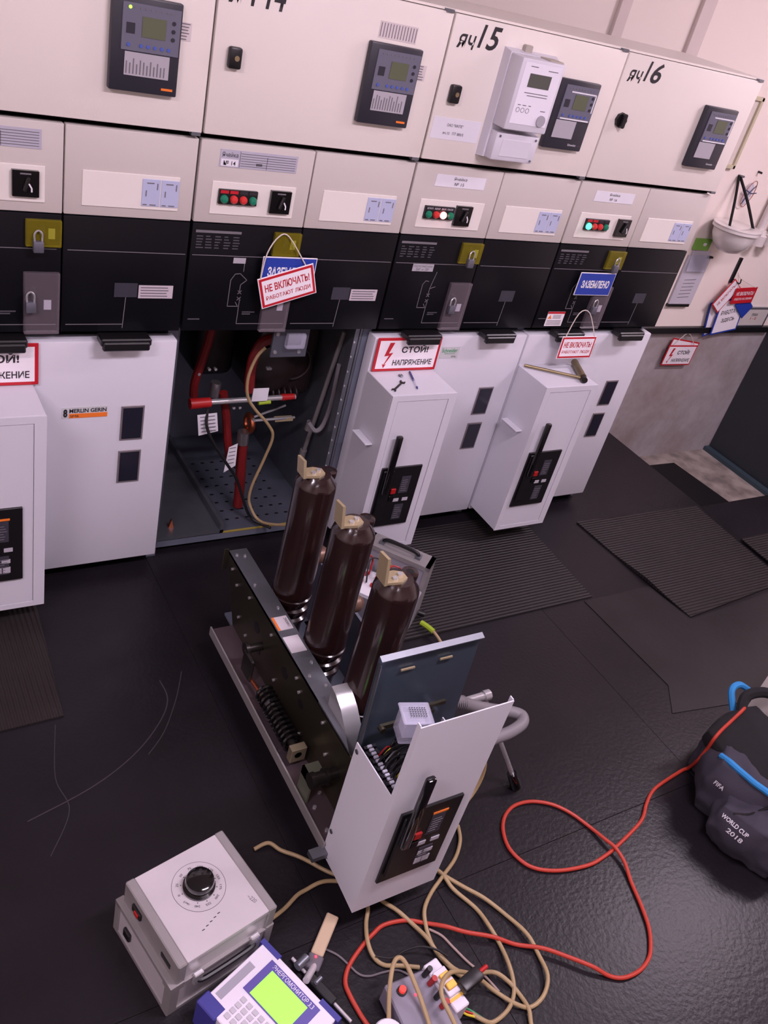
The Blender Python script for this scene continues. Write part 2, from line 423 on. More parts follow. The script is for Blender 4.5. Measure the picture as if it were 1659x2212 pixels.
def cubicle(X0, num, label, new):
    t = thing('switchgear_cubicle', label, 'cubicle', (X0, 0, 0), group='row of switchgear cubicles')
    c = MB()
    c.box(.0, .018, .058, .84, .0, 1.6).box(.732, .75, .058, .84, 0, 1.6).box(0, .75, .82, .84, 0, 1.6)
    c.box(0, .75, .03, .84, 1.575, 1.6).box(0, .75, .03, .82, .985, 1.0).box(0, .75, .08, .82, .02, .05)
    c.build('carcass', steel_d, t, smooth=False)
    p = MB().box(0, .75, .03, .06, 1.0, 1.6).box(.002, .748, .012, .42, 1.6, 2.036)
    p.build('inner_shell', seam, t, smooth=False)
    lv = MB().box(-.0005, .7505, .0, .42, 2.036, 2.043).build('roof_plate', lvwhite, t, smooth=False)
    # low-voltage door
    d = bx('control_door', lvwhite, t, .0035, .7465, LVY, .012, 1.606, 2.034, .003, 2)
    for hz in (1.6025, 2.036):
        bx('hinge_clip', steel, d, .715, .742, LVY-.004, .004, hz-.004, hz+.005)
    lk = MB()
    if num != 16:
        lk.box(.044, .082, LVY-.02, LVY, 1.787, 1.842, .006, 2).build('lock_body', blackm, d)
        MB().rod((.066, LVY-.0215, 1.815), (.066, LVY-.019, 1.815), .0072).build('lock_barrel', mat('lock brass', (150, 132, 100), .4, .5), d)
    else:
        lk.rod((.066, LVY, 1.818), (.066, LVY-.012, 1.818), .026, n=8).box(.058, .074, LVY-.03, LVY-.01, 1.794, 1.843, .004).build('lock_knob', blackm, d)
    relay(t, .473, .655, 1.695, 1.92, new)
    # beige control panels
    for i, (a, b) in enumerate(((.004, .373), (.377, .746))):
        bx('control_panel', beige, t, a, b, 0, .03, 1.348, 1.588, .003, 2)
        q = bx('mimic_panel', blackp, t, a, b, 0, .03, .988, 1.345, .003, 2)
        if i == 0:
            segs = [(.012, 1.245, .36, 1.245), (.19, 1.013, .362, 1.013), (.19, 1.013, .19, 1.105),
                    (.15, 1.075, .15, 1.165), (.15, 1.075, .19, 1.075)]
            if num in (13, 14, 16): segs += [(.15, 1.165, .163, 1.186), (.163, 1.186, .18, 1.188), (.18, 1.188, .206, 1.166), (.206, 1.166, .186, 1.15), (.186, 1.15, .186, 1.12)]
            else: segs += [(.15, 1.165, .16, 1.18), (.16, 1.18, .175, 1.178), (.2, 1.215, .186, 1.15), (.186, 1.15, .21, 1.158), (.186, 1.15, .186, 1.12)]
            segs += [(.18, 1.13, .193, 1.118), (.18, 1.118, .193, 1.13), (.18, 1.108, .193, 1.096), (.18, 1.096, .193, 1.108), (.176, 1.09, .19, 1.07)]
            lines('mimic_line', txtg, q, segs, 0, .0022)
            for k in range(5):
                lines('mimic_text', mat('print dim', (72, 70, 78), .6), q, [(.02+.03*j, 1.305-.009*k, .02+.03*j+.012+.012*random.random(), 1.305-.009*k) for j in range(5)], 0, .0035)
            lines('mimic_text', txtg, q, [(.016, 1.32, .165, 1.32)], 0, .008)
            lines('mimic_text', MATS['print dim'], q, [(.205, 1.055, .25, 1.055), (.205, 1.048, .235, 1.048), (.02, 1.03, .06, 1.03)], 0, .004)
        else:
            lines('mimic_line', txtg, q, [(.39, 1.245, .74, 1.245), (.39, 1.013, .561, 1.013), (.561, 1.0, .566, 1.105)], 0, .0022)
            bx('mimic_tag', mat('tag slate', (52, 52, 62), .5), q, .53, .6, -.0012, .001, 1.103, 1.148)
            if num in (13, 14):
                bx('paper_label', mat('paper pinkish', (190, 180, 188), .8), q, .604, .712, -.0014, .001, 1.1, 1.142)
                lines('label_print', txtg, q, [(.61, 1.135-.009*k, .704-.02*random.random(), 1.135-.009*k) for k in range(4)], -.0014, .003)
    # plates with lamps and switch
    pl = bx('control_plate', plate_w, t, .05, .326, -.003, .002, 1.376, 1.474, .001)
    lx = .071 if num != 16 else .083
    bx('indicator_block', blackm, pl, lx, lx+.125, -.012, -.002, 1.41, 1.454, .001)
    cols = {13: 'grrg', 14: 'grrg', 15: 'grRg', 16: 'Grrg'}[num]
    for k, cc in enumerate(cols):
        mm = {'g': lampg, 'r': lampr, 'R': lampr_on, 'G': lampg_on}[cc]
        xx = lx+.0165+.031*k
        MB().lathe((xx, -.012, 1.4265), [(.0125, 0), (.0125, -.006), (.009, -.011), (.003, -.0125)], 16, 'Y').build('indicator_lamp', mm, pl)
        bx('lamp_caption', signr if (k < 2 and num in (13, 14, 16)) else txtk, pl, xx-.013, xx+.013, -.0128, -.011, 1.443, 1.452)
    if num in (15,):
        text('ОТКЛ  АВАР  ВКЛ  ПУСК', txtw, pl, (lx+.006, -.0125, 1.444), .11, .006)
    sx = .24 if num != 15 else .203
    if num == 16: sx = .257
    bx('selector_switch', blackg, pl, sx, sx+.069, -.014, -.002, 1.392, 1.462, .001)
    MB().box(sx+.03, sx+.04, -.026, -.013, 1.408, 1.448, .003, rot=Matrix.Rotation(.3, 3, 'Y')).build('switch_handle', blackm, pl)
    lines('switch_pointer', txtw, pl, [(sx+.04, 1.432, sx+.047, 1.42), (sx+.047, 1.42, sx+.047, 1.41)], -.0262, .004)
    lines('switch_caption', txtg, pl, [(sx+.02, 1.454, sx+.048, 1.454)], -.014, .004)
    pr = bx('blank_plate', plate_w, t, .424, .701, -.003, .002, 1.376, 1.474, .001)
    for a in (.591, .647):
        bx('rating_label', blue_l, pr, a, a+.053, -.005, -.002, 1.386, 1.464, .001)
        lines('label_print', txtg, pr, [(a+.013, 1.453, a+.034, 1.453), (a+.044, 1.453, a+.044, 1.435), (a+.012, 1.432, a+.012, 1.415), (a+.004, 1.391, a+.016, 1.391), (a+.024, 1.391, a+.042, 1.391)], -.005, .003)
    # window covers for the two operating sockets
    yc = bx('tinted_cover', yel_t, t, .275, .371, -.014, .0, 1.254, 1.331, .002)
    bx('socket', blackm, yc, .312, .328, -.008, -.001, 1.285, 1.315)
    bx('caution_label', mat('label lime', (178, 184, 70), .6), yc, .335, .353, -.0105, -.009, 1.278, 1.308)
    cc = bx('clear_cover', clear_t, t, .27, .369, -.016, .0, .988, 1.178, .002)
    bx('socket', blackm, cc, .288, .304, -.008, -.001, 1.085, 1.13)
    bx('caution_label', mat('label grey white', (190, 186, 200), .6), cc, .325, .346, -.0105, -.009, 1.065, 1.095)
    lines('mimic_line', txtg, cc, [(.275, 1.0, .362, 1.0)], -.016, .002)
    return t

def lower_door(t, num, new):
    d = bx('cable_door', white, t, .004, .746, 0, .056, .056, .955, .006, 2)
    for a, b in ((.115, .275), (.487, .645)):
        g = MB().box(a, b, -.045, .01, .957, .982, .004).box(a+.006, b-.006, -.05, -.03, .943, .972, .004)
        g.build('door_grip', blackm, d)
    for z0 in (.588, .413):
        bx('window_frame', frame_s, d, .577, .655, -.003, .002, z0-.003, z0+.13, .001)
        bx('viewing_pane', glass_d, d, .583, .649, -.0042, -.002, z0+.004, z0+.123)
    if new:
        bx('maker_label', mat('label pearl', (196, 198, 200), .5), d, .322, .41, -.0012, .001, .86, .91)
        text('Schneider', green_t, d, (.326, -.0012, .886), .076, .017, bold=.01)
        text('Electric', green_t, d, (.343, -.0012, .878), .05, .006)
        text('SM6', txtk, d, (.378, -.0012, .864), .022, .007)
    else:
        bx('maker_label', mat('label pearl', (196, 198, 200), .5), d, .387, .531, -.0012, .001, .684, .724)
        bx('orange_stripe', orange_t, d, .409, .531, -.0018, -.001, .684, .7)
        text('MERLIN GERIN', txtk, d, (.41, -.0012, .703), .118, .015, bold=.025)
        text('SM6', txtk, d, (.412, -.0018, .687), .028, .009)
        text('8', txtk, d, (.391, -.0012, .688), .013, .03, bold=.05)
    # projecting breaker cover
    c = MB()
    c.box(.003, .297, -.194, 0, .08, .817, .002)
    c = c.build('breaker_cover', white, t)
    f = MB(); x0, x1, z0, z1 = .003, .297, .08, .817
    a0, a1, b0, b1 = x0+.028, x1-.036, z0+.022, z1-.024
    f.box(x0, x1, -.2, -.1935, z0, b0-.001).box(x0, x1, -.2, -.1935, b1+.001, z1).box(x0, a0-.001, -.2, -.1935, b0-.001, b1+.001).box(a1+.001, x1, -.2, -.1935, b0-.001, b1+.001)
    f.build('front_frame', white, c, smooth=False)
    bx('front_plate', white, c, a0+.001, a1-.001, -.1985, -.1935, b0+.001, b1-.001)
    bx('side_tab', white, c, -.03, .003, -.15, -.04, .576, .583, .002)
    operating_face(t, .04, .228, .212, .499, -.1985, new)

def operating_face(t, x0, x1, z0, z1, y, new):
    W, H = x1-x0, z1-z0
    p = bx('operating_panel', blackm, t, x0, x1, y-.008, y, z0, z1, .001)
    f = y-.008
    MB().box(x0+.04*W, x0+.3*W, f-.008, f, z0+.12*H, z0+.97*H, .004).build('lever_housing', blackm, p)
    MB().box(x0+.05*W, x0+.19*W, f-.03, f-.012, z0+.62*H, z0+1.56*H, .006, 2).box(x0+.07*W, x0+.17*W, f-.014, f, z0+.6*H, z0+.86*H, .003).build('charging_lever', blackg, p)
    bx('red_button', redp, p, x0+.34*W, x0+.46*W, f-.007, f, z0+.57*H, z0+.65*H, .001)
    bx('button', blackg, p, x0+.34*W, x0+.46*W, f-.006, f, z0+.45*H, z0+.53*H, .001)
    dk = mat('label charcoal', (58, 56, 66), .5)
    bx('data_plate', dk, p, x0+.55*W, x0+.78*W, f-.0012, f, z0+.56*H, z0+.84*H)
    bx('data_plate', dk, p, x0+.55*W, x0+.78*W, f-.0012, f, z0+.1*H, z0+.36*H)
    lines('plate_print', txtg, p, [(x0+.58*W, z0+(.6+.035*k)*H, x0+(.7+.06*random.random())*W, z0+(.6+.035*k)*H) for k in range(6)] + [(x0+.58*W, z0+(.13+.035*k)*H, x0+(.7+.06*random.random())*W, z0+(.13+.035*k)*H) for k in range(6)], f-.0012, .0018)
    for a in (.47, .7):
        bx('status_window', mat('status label', (176, 172, 182), .5), p, x0+a*W, x0+(a+.14)*W, f-.002, f, z0+.42*H, z0+.47*H)
    if not new:
        bx('orange_mark', orange_t, p, x0+.55*W, x0+.8*W, f-.0015, f, z0+.85*H, z0+.875*H)
        for (a, b, c, d) in ((.55, .66, .12, .2), (.68, .8, .12, .2), (.55, .62, .26, .31), (.66, .8, .26, .31)):
            bx('white_label', mat('status label', (176, 172, 182), .5), p, x0+a*W, x0+b*W, f-.002, f, z0+c*H, z0+d*H)
    return p

cub = {}
cub[13] = cubicle(-.75, 13, 'switchgear cubicle with the orange-striped maker label on its lower door', False)
cub[14] = cubicle(0, 14, 'switchgear cubicle with its lower door off and dark wiring bay open', False)
cub[15] = cubicle(.75, 15, 'switchgear cubicle marked 15 with a meter on its top door', True)
cub[16] = cubicle(1.5, 16, 'switchgear cubicle marked 16 at the end of the row by the wall', True)
lower_door(cub[13], 13, False); lower_door(cub[15], 15, True); lower_door(cub[16], 16, True)

# stencilled numbers and paper labels
def kids(o, n): return [c for c in o.children if c.name.startswith(n)][0]
for n in (15, 16):
    d = kids(cub[n], 'control_door')
    text('яч', txtk, d, (.03, LVY, 1.945), .068, .04, bold=.015, shear=.15)
    text('1', txtk, d, (.108, LVY, 1.955), .022, .066, bold=.02, shear=.2)
    text(str(n)[1], txtk, d, (.14, LVY, 1.953), .05, .068, bold=.02, shear=.2)
d = kids(cub[14], 'control_door')
text('яч 14', txtk, d, (.03, LVY, 1.945), .165, .066, bold=.02, shear=.15)
def plabel(d, x0, x1, z0, z1, y, m=None, vert=0, horiz=0):
    o = bx('paper_label', m or paper, d, x0, x1, y-.001, y+.001, z0, z1)
    s = []
    if vert: s += [(x0+(x1-x0)*(k+.5)/vert, z0+.004, x0+(x1-x0)*(k+.5)/vert, z1-.004) for k in range(vert)]
    if horiz: s += [(x0+.004, z0+(z1-z0)*(k+.5)/horiz, x1-.004-.01*random.random(), z0+(z1-z0)*(k+.5)/horiz) for k in range(horiz)]
    if s: lines('label_print', txtg, d, s, y-.001, .0022)
    return o
pinkp = mat('paper cream', (208, 198, 198), .8)
plabel(d, .5, .632, 1.93, 1.975, LVY, pinkp, vert=13)
plabel(d, .655, .692, 1.834, 1.878, LVY, pinkp, horiz=6)
d13 = kids(cub[13], 'control_door')
plabel(d13, .655, .688, 1.834, 1.878, LVY, pinkp, horiz=6)
d15 = kids(cub[15], 'control_door')
plabel(d15, .014, .206, 1.674, 1.741, LVY)
text('ОАО "МКПЕ"', txtk, d15, (.07, LVY-.001, 1.715), .066, .009)
text('яч.15   ПТ 880/5', txtk, d15, (.06, LVY-.001, 1.69), .084, .009)
def cpan(n, i): return [c for c in cub[n].children if c.name.startswith('control_panel')][i]
lav = mat('label grey', (176, 174, 188), .6)
for n in (13, 14):
    p = cpan(n, 0)
    bx('data_label', lav, p, .064, .316, -.0015, .001, 1.517, 1.567)
    bx('data_label', paper, p, .068, .122, -.0022, -.001, 1.52, 1.54)
    text('Ячейка', txtk, p, (.07, -.0015, 1.546), .05, .014)
    text('№ %d' % n, txtk, p, (.076, -.0022, 1.523), .038, .013, bold=.01)
    lines('label_print', txtg, p, [(.13, 1.524+.007*k, .31, 1.524+.007*k) for k in range(6)] + [(.127, 1.519, .127, 1.565), (.215, 1.519, .215, 1.555)], -.0015, .0016)
    bx('label_mark', txtk, p, .18, .2, -.0022, -.001, 1.528, 1.534)
for n in (15, 16):
    p = cpan(n, 0)
    bx('paper_label', paper, p, .09, .302, -.0015, .001, 1.52, 1.56)
    text('Ячейка', txtk, p, (.165, -.0015, 1.544), .055, .011)
    text('№ %d' % n, txtk, p, (.172, -.0015, 1.526), .04, .011)
def mpan(n, i): return [c for c in cub[n].children if c.name.startswith('mimic_panel')][i]
p = mpan(15, 0)
bx('paper_label', mat('paper grey', (168, 164, 172), .8), p, .087, .178, -.0014, .001, 1.216, 1.243)
text('ПОЛОЖЕНИЕ', txtg, p, (.091, -.0014, 1.231), .082, .008); text('ВР и ЗР', txtg, p, (.104, -.0014, 1.219), .055, .009)
p = mpan(14, 0)
bx('paper_label', mat('paper grey', (168, 164, 172), .8), p, .15, .192, -.0014, .001, 1.222, 1.24)
lines('mimic_line', txtg, p, [(.19, 1.222, .19, 1.195)], 0, .002)
p = mpan(16, 0)
wl_ = bx('warning_sticker', signw, p, .064, .158, -.0014, .001, .997, 1.061)
bx('sticker_band', signr, p, .064, .158, -.002, -.001, 1.052, 1.061)
MB().prism([(.07, -.0016, 1.03), (.09, -.0016, 1.03), (.08, -.0016, 1.047)], (0, -.0006, 0)).build('warning_triangle', orange_t, p, smooth=False)
lines('label_print', txtg, p, [(.096, 1.045-.006*k, .14, 1.045-.006*k) for k in range(3)] + [(.07, 1.022-.006*k, .148, 1.022-.006*k) for k in range(4)], -.0014, .002)

# ------------------------------------------------------------------ open bay of the middle cubicle (parts of it)
t = cub[14]
fl = bx('bay_floor', mat('bay floor zinc', (82, 86, 98), .5, .3, noise=.3, nscale=9), t, .02, .73, .085, .80, .05, .056)
MB().box(.02, .3, .075, .8, .056, .07).box(.285, .3, .075, .8, .056, .1).build('floor_rail', steel, t, smooth=False)
bx('sill', mat('sill painted', (150, 134, 60), .5), t, .3, .7, .078, .084, .05, .056)
MB().prism([(.09, .13, .07), (.11, .13, .07), (.10, .13, .11)], (0, .012, 0)).build('copper_stop', copper, t, smooth=False)
MB().box(.70, .718, .06, .10, .05, .98).build('door_post', steel, t, smooth=False)
MB().box(.722, .731, .06, .8, .056, .98).build('side_panel', steel, t, smooth=False)
MB().box(.019, .024, .06, .8, .056, .98).build('side_panel', steel, t, smooth=False)
b = MB()
for k in range(14): b.rod((.705, .0585, .1+.062*k), (.705, .062, .1+.062*k), .004, n=8)
b.build('panel_screws', chrome, t)
MB().rod((.716, .16, .90), (.688, .23, .30), .0095).rod((.688, .23, .42), (.69, .225, .46), .016).rod((.688, .23, .32), (.686, .235, .27), .015).build('earthing_shaft', mat('shaft grey', (130, 126, 126), .45, .4), t)
MB().box(.36, .5, .045, .055, .86, .985).build('bracket_plate', mat('bracket grey', (92, 94, 106), .45, .5), t)
MB().box(.405, .48, .02, .046, .9, .96, .008, 2).build('clear_counter', clear_c, t)
MB().rod((.375, .042, .88), (.375, .05, .88), .007).rod((.47, .042, .88), (.47, .05, .88), .007).rod((.375, .042, .95), (.375, .05, .95), .007).build('plate_bolts', chrome, t)
MB().box(.44, .715, .3, .62, .53, .86, .05, 4).lathe((.5, .3, .68), [(.1, 0), (.1, -.02), (.07, -.03)], 24, 'Y').build('current_transformer', dbrown, t)
MB().torus((.60, .29, .70), .07, .006, 'Y').build('moulded_rib', dbrown, t)
MB().box(.25, .42, .45, .68, .56, .86, .04, 3).build('current_transformer', dbrown, t)
MB().tube([(.452, .2, .86), (.40, .2, .84), (.375, .2, .78), (.372, .2, .70), (.378, .2, .635)], .02, 10).build('insulated_busbar', redc, t)
bx('white_tag', paper, t, .385, .45, .18, .184, .6, .655)
MB().tube([(.235, .3, .96), (.235, .3, .84), (.22, .31, .72), (.205, .32, .62), (.21, .33, .55)], .017, 10).build('red_cable', redc, t)
MB().tube([(.30, .26, .6), (.325, .26, .5), (.34, .25, .4), (.36, .24, .3)], .017, 10).build('red_cable', redc, t)
MB().tube([(.395, .22, .4), (.402, .22, .3), (.415, .22, .17), (.42, .22, .07)], .021, 12).build('red_cable', redc, t)
MB().rod((.392, .22, .44), (.394, .22, .385), .024).build('cable_lug', mat('lug tin', (170, 168, 170), .3, .9), t)
MB().rod((.27, .27, .64), (.268, .27, .58), .02).build('cable_lug', MATS['lug tin'], t)
MB().torus((.42, .24, .465), .034, .011, 'X', 24).build('copper_ring', copper, t)
MB().rod((.43, .24, .475), (.63, .26, .465), .006).rod((.43, .24, .49), (.60, .3, .5), .005).build('earthing_bar', chrome, t)
MB().box(.54, .62, .25, .27, .455, .47).build('contact_finger', brass, t)
ins = MB()
for k in range(7): ins.lathe((.47+.026*k, .3, .56), [(.02, -.011), (.034, -.004), (.034, .002), (.02, .011)], 18, 'X')
ins.build('ribbed_insulator', dbrown, t)
bl = MB()
for (x, y, z) in ((.24, .29, .69), (.265, .29, .69), (.34, .24, .545), (.365, .24, .545), (.43, .19, .74), (.44, .19, .74), (.21, .31, .66), (.42, .21, .5)): bl.rod((x, y-.012, z), (x, y, z), .006, n=10)
bl.build('bolts', chrome, t)
MB().tube([(.70, .12, .78), (.715, .14, .6), (.70, .14, .5), (.67, .14, .47), (.64, .16, .5)], .01, 8).build('grey_hose', conduit, t)
hv = MB()
for i in range(7):
    for j in range(8): hv.box(.34+.045*i, .355+.045*i, .15+.06*j, .158+.06*j, .0555, .0575)
hv.build('floor_slots', blackm, t, smooth=False)

# red-jawed test clamp with its lead, and paper tags on the cables
t = thing('test_clamp', 'long chrome test clamp with red rubber ends across the open bay', 'clamp', (0, 0, 0))
MB().rod((.18, .2, .595), (.58, .2, .60), .011).build('clamp_bar', chrome, t)
MB().rod((.145, .2, .592), (.225, .2, .595), .021, .019).build('red_sleeve', redp, t)
MB().rod((.52, .2, .6), (.575, .2, .601), .014, .012).build('red_sleeve', redp, t)
MB().rod((.42, .19, .585), (.47, .19, .588), .008).build('green_sleeve', yg, t)
o = MB().prism([(.168, .17, .56), (.245, .17, .565), (.262, .175, .48), (.185, .175, .465)], (0, .001, 0)).build('paper_tag', paper, smooth=False)
tag(o, 'larger paper tag with rows of writing hanging below the clamp end', 'paper tag')
lines('writing', txtg, o, [(.18+.003*k, .55-.016*k, .238+.003*k, .553-.016*k) for k in range(5)], .1695, .003)
o = MB().prism([(.325, .19, .39), (.36, .19, .405), (.365, .19, .30), (.318, .19, .27)], (0, .001, 0)).build('paper_tag', paper, smooth=False)
tag(o, 'narrow paper tag hanging low beside the red cable in the bay', 'paper tag')
lines('writing', txtg, o, [(.328, .385-.018*k, .355, .388-.018*k) for k in range(5)], .1895, .003)
tag(MB().tube([(.21, .18, .58), (.205, .16, .52), (.235, .15, .45), (.30, .15, .35), (.36, .15, .26), (.40, .14, .16), (.44, .12, .075), (.5, .05, .066)], .006, 8).build('clamp_lead', black_c), 'thin dark lead drooping from the clamp to the bay floor', 'cable')
tag(MB().tube([(.375, .12, .86), (.345, .12, .82), (.325, .12, .74), (.335, .12, .66), (.375, .12, .6), (.44, .12, .53), (.47, .12, .47), (.455, .13, .36), (.42, .13, .22), (.425, .12, .14), (.46, .05, .10), (.52, -.15, .22), (.36, -.5, .46), (.29, -.58, .56)], .006, 8).build('test_lead', beige_c), 'beige test lead looping through the open bay towards the brown poles', 'cable')

# ------------------------------------------------------------------ padlocks
def padlock(X0, z, x, label, y=-.022):
    t = thing('padlock', label, 'padlock', (X0+x, y, z))
    bx('lock_case', mat('padlock grey', (112, 112, 124), .4, .5), t, -.014, .014, -.009, .009, -.04, -.008, .003, 2)
    MB().tube([(-.01, 0, -.01), (-.01, 0, .012), (0, 0, .022), (.01, 0, .012), (.01, 0, -.01)], .0028, 8).build('shackle', chrome, t)
padlock(-.75, 1.283, .306, 'steel padlock on the yellow cover left of the open-bay cubicle')
padlock(.75, 1.285, .32, 'steel padlock on the yellow cover below the lit red lamp')
padlock(1.5, 1.285, .325, 'steel padlock on the yellow cover just above the blue sign')
padlock(-.75, 1.105, .285, 'steel padlock on the clear cover beside the open-bay cubicle', -.028)
padlock(.75, 1.105, .29, 'steel padlock behind the clear cover below the meter cubicle lamps', -.028)
padlock(1.5, 1.105, .285, 'steel padlock on the clear cover just below the blue sign', -.028)

# ------------------------------------------------------------------ safety signs
def sign(name, label, w, h, M, border, fill, rows, bw=.07, cord=None, bolt=False, back=None):
    """plate in its own frame: x right, z up, front -y; M places it"""
    t = thing(name, label, 'sign'); t.matrix_world = M
    bx('plate', border, t, -w/2, w/2, 0, .003, -h/2, h/2, .0008)
    e = bw*h*1.1
    bx('face', fill, t, -w/2+e, w/2-e, -.0008, .001, -h/2+e, h/2-e)
    for (s, m, x, z, tw, th, bold) in rows:
        text(s, m, t, (x*w-tw*w/2, -.0008, z*h-th*h/2), tw*w, th*h, bold=bold)
    if bolt:
        P = [(-.31, .36), (-.24, .36), (-.3, .04), (-.235, .06), (-.335, -.3), (-.31, -.28), (-.34, -.4), (-.37, -.26), (-.345, -.3), (-.29, -.02), (-.36, -.04)]
        MB().prism([(x*w, -.0009, z*h) for x, z in P], (0, -.0006, 0)).build('lightning_bolt', signr, t, smooth=False)
    if cord:
        MB().tube([Vector(p) for p in cord], .0022, 6, 4).build('cord', cordw, t)
    return t
def TR(x, y, z, roll=0, yaw=0, tilt=0):
    return Matrix.Translation((x, y, z)) @ Matrix.Rotation(yaw, 4, 'Z') @ Matrix.Rotation(roll, 4, 'Y') @ Matrix.Rotation(tilt, 4, 'X')
stop = [('СТОЙ!', txtk, .1, .17, .42, .24, .03), ('НАПРЯЖЕНИЕ', txtk, .1, -.24, .62, .17, .02)]
sign('warning_sign', 'red-bordered danger sign leaning on the cover that holds the spanner', .292, .138, TR(.908, -.012, .888, tilt=-.02), signr, signw, stop, .075, bolt=True)
sign('warning_sign', 'red-bordered danger sign above the orange-striped maker label, cut by the frame', .292, .138, TR(-.584, -.012, .888, tilt=-.02), signr, signw, stop, .075, bolt=True)
nev = [('НЕ ВКЛЮЧАТЬ!', signr, 0, .13, .8, .25, .02), ('РАБОТАЮТ ЛЮДИ', signr, 0, -.2, .8, .16, .01)]
zaz = [('ЗАЗЕМЛЕНО', txtw, 0, 0, .78, .34, .04)]
def bordered(name, label, w, h, M, rows, cord):
    t = sign(name, label, w, h, M, signw, signr, [], .03, cord)
    e = .11*h
    bx('inner_face', signw, t, -w/2+e, w/2-e, -.0014, .0, -h/2+e, h/2-e)
    for (s, m, x, z, tw, th, bold) in rows: text(s, m, t, (x*w-tw*w/2, -.0014, z*h-th*h/2), tw*w, th*h, bold=bold)
    return t
bordered('prohibition_sign', 'tilted white and red do-not-switch-on sign over the open bay', .2, .108, TR(.335, -.04, 1.165, roll=-.31), nev,
         [(-.09, 0, .05), (-.05, .012, .125), (.0, .02, .165), (.035, .02, .155), (.075, .005, .05)])
sign('earthed_sign', 'blue sign mostly hidden behind the tilted do-not-switch-on sign', .195, .1, TR(.337, -.026, 1.208), signw, signb, zaz, .03)
sign('earthed_sign', 'blue sign with white lettering on the cubicle marked 16', .2, .098, TR(1.745, -.022, 1.193), signw, signb, zaz, .03)
bordered('prohibition_sign', 'white and red do-not-switch-on sign hung on a cord above the brass handle tool', .197, .1, TR(1.725, -.07, .93, tilt=-.05), nev,
         [(-.085, 0, .045), (-.03, .02, .145), (.03, .02, .145), (.085, 0, .045)])
# signs on the wall
WYs = WY-.012
sign('warning_sign', 'white and red danger sign hanging on the grimy lower wall, front of two', .275, .14, TR(3.64, WYs-.02, .385, roll=.02), signr, signw, stop, .06, cord=[(-.1, 0, .07), (0, .01, .15), (.1, 0, .07)], bolt=True)
sign('warning_sign', 'danger sign half hidden behind another on the grimy lower wall', .275, .14, TR(3.655, WYs-.008, .415, roll=.14), signr, signw, [], .06)
wk = [('РАБОТАТЬ', txtk, 0, .12, .7, .13, .02), ('ЗДЕСЬ', txtk, 0, -.12, .5, .13, .02)]
sign('work_sign', 'square white work-here sign with a blue border in the wall bundle', .24, .24, TR(3.93, WYs-.03, .665, roll=-.16), signb, signw, wk, .045)
sign('work_sign', 'square sign at the back of the wall bundle, only its blue edge showing', .24, .24, TR(3.87, WYs-.012, .66, roll=-.3), signb, signw, [], .045)
rn = [('НЕ ВКЛЮЧАТЬ!', txtw, 0, .14, .8, .24, .02), ('РАБОТА НА ЛИНИИ', txtw, 0, -.2, .8, .15, .01)]
sign('prohibition_sign', 'solid red do-not-switch-on sign at the front of the wall bundle', .205, .105, TR(3.955, WYs-.05, .81, roll=-.06), signr, signr, rn, .02, cord=[(-.08, 0, .05), (-.11, .03, .14), (-.06, .03, .1), (.08, 0, .05)])
sign('prohibition_sign', 'white sign with a red border, steeply tilted in the wall bundle', .205, .105, TR(3.80, WYs-.04, .80, roll=-1.0), signr, signw, [('НЕ ВКЛЮЧАТЬ', signr, 0, .1, .75, .2, .02)], .07)
sign('earthed_sign', 'blue sign corner peeping out under the red one in the wall bundle', .16, .1, TR(4.02, WYs-.04, .735, roll=.6), signb, signb, [], .03)
h = thing('wall_hook', 'dark wall hook strip carrying the bundle of signs', 'hook', (3.84, WY, .95))
bx('hook_plate', blackm, h, -.012, .012, -.012, 0, -.08, .08)
MB().tube([(0, -.01, -.05), (0, -.07, -.06), (0, -.07, -.03)], .004, 8).build('hook_arm', blackm, h)

# ------------------------------------------------------------------ electricity meter on the door of cubicle 15
t = thing('electricity_meter', 'white electricity meter with a grey display on the cream control door', 'meter', (.75, LVY, 0))
mw = mat('meter plastic', (205, 203, 212), .45)
MB().hexa([(.215, 0, 1.64), (.435, 0, 1.64), (.435, 0, 1.975), (.215, 0, 1.975)], [(.218, -.035, 1.645), (.42, -.035, 1.645), (.42, -.035, 1.968), (.218, -.035, 1.968)]).build('back_case', mw, t, smooth=False)
MB().box(.222, .402, -.1, -.03, 1.75, 1.966, .006, 2).build('upper_case', mw, t)
bx('face', mat('meter face', (226, 224, 234), .4), t, .236, .39, -.1012, -.099, 1.772, 1.955)
bx('display', mat('meter lcd', (82, 84, 78), .3), t, .265, .355, -.1022, -.1, 1.885, 1.925)
f = kids(t, 'face')
lines('printed_text', txtg, f, [(.26, 1.945, .29, 1.945), (.335, 1.94, .375, 1.94), (.262, 1.868, .36, 1.868), (.275, 1.86, .36, 1.86), (.25, 1.83, .262, 1.83), (.27, 1.83, .285, 1.83), (.295, 1.83, .305, 1.83), (.35, 1.82, .37, 1.82)], -.1012, .0022)
for k in range(3): MB().torus((.255+.02*k, -.1015, 1.815), .007, .0008, 'Y', 16, 5).build('printed_ring', txtg, f)
MB().rod((.362, -.1, 1.79), (.362, -.106, 1.79), .018).build('optical_port', mat('port grey', (160, 158, 166), .5), t)
MB().box(.225, .41, -.072, -.03, 1.645, 1.735, .006, 2).build('terminal_cover', mw, t)
bx('cover_panel', mw, t, .255, .38, -.0735, -.071, 1.66, 1.715, .001)
MB().rod((.24, -.071, 1.723), (.24, -.0745, 1.723), .004, n=10).rod((.395, -.071, 1.723), (.395, -.0745, 1.723), .004, n=10).rod((.395, -.071, 1.655), (.395, -.0745, 1.655), .004, n=10).build('cover_screws', steel, t)
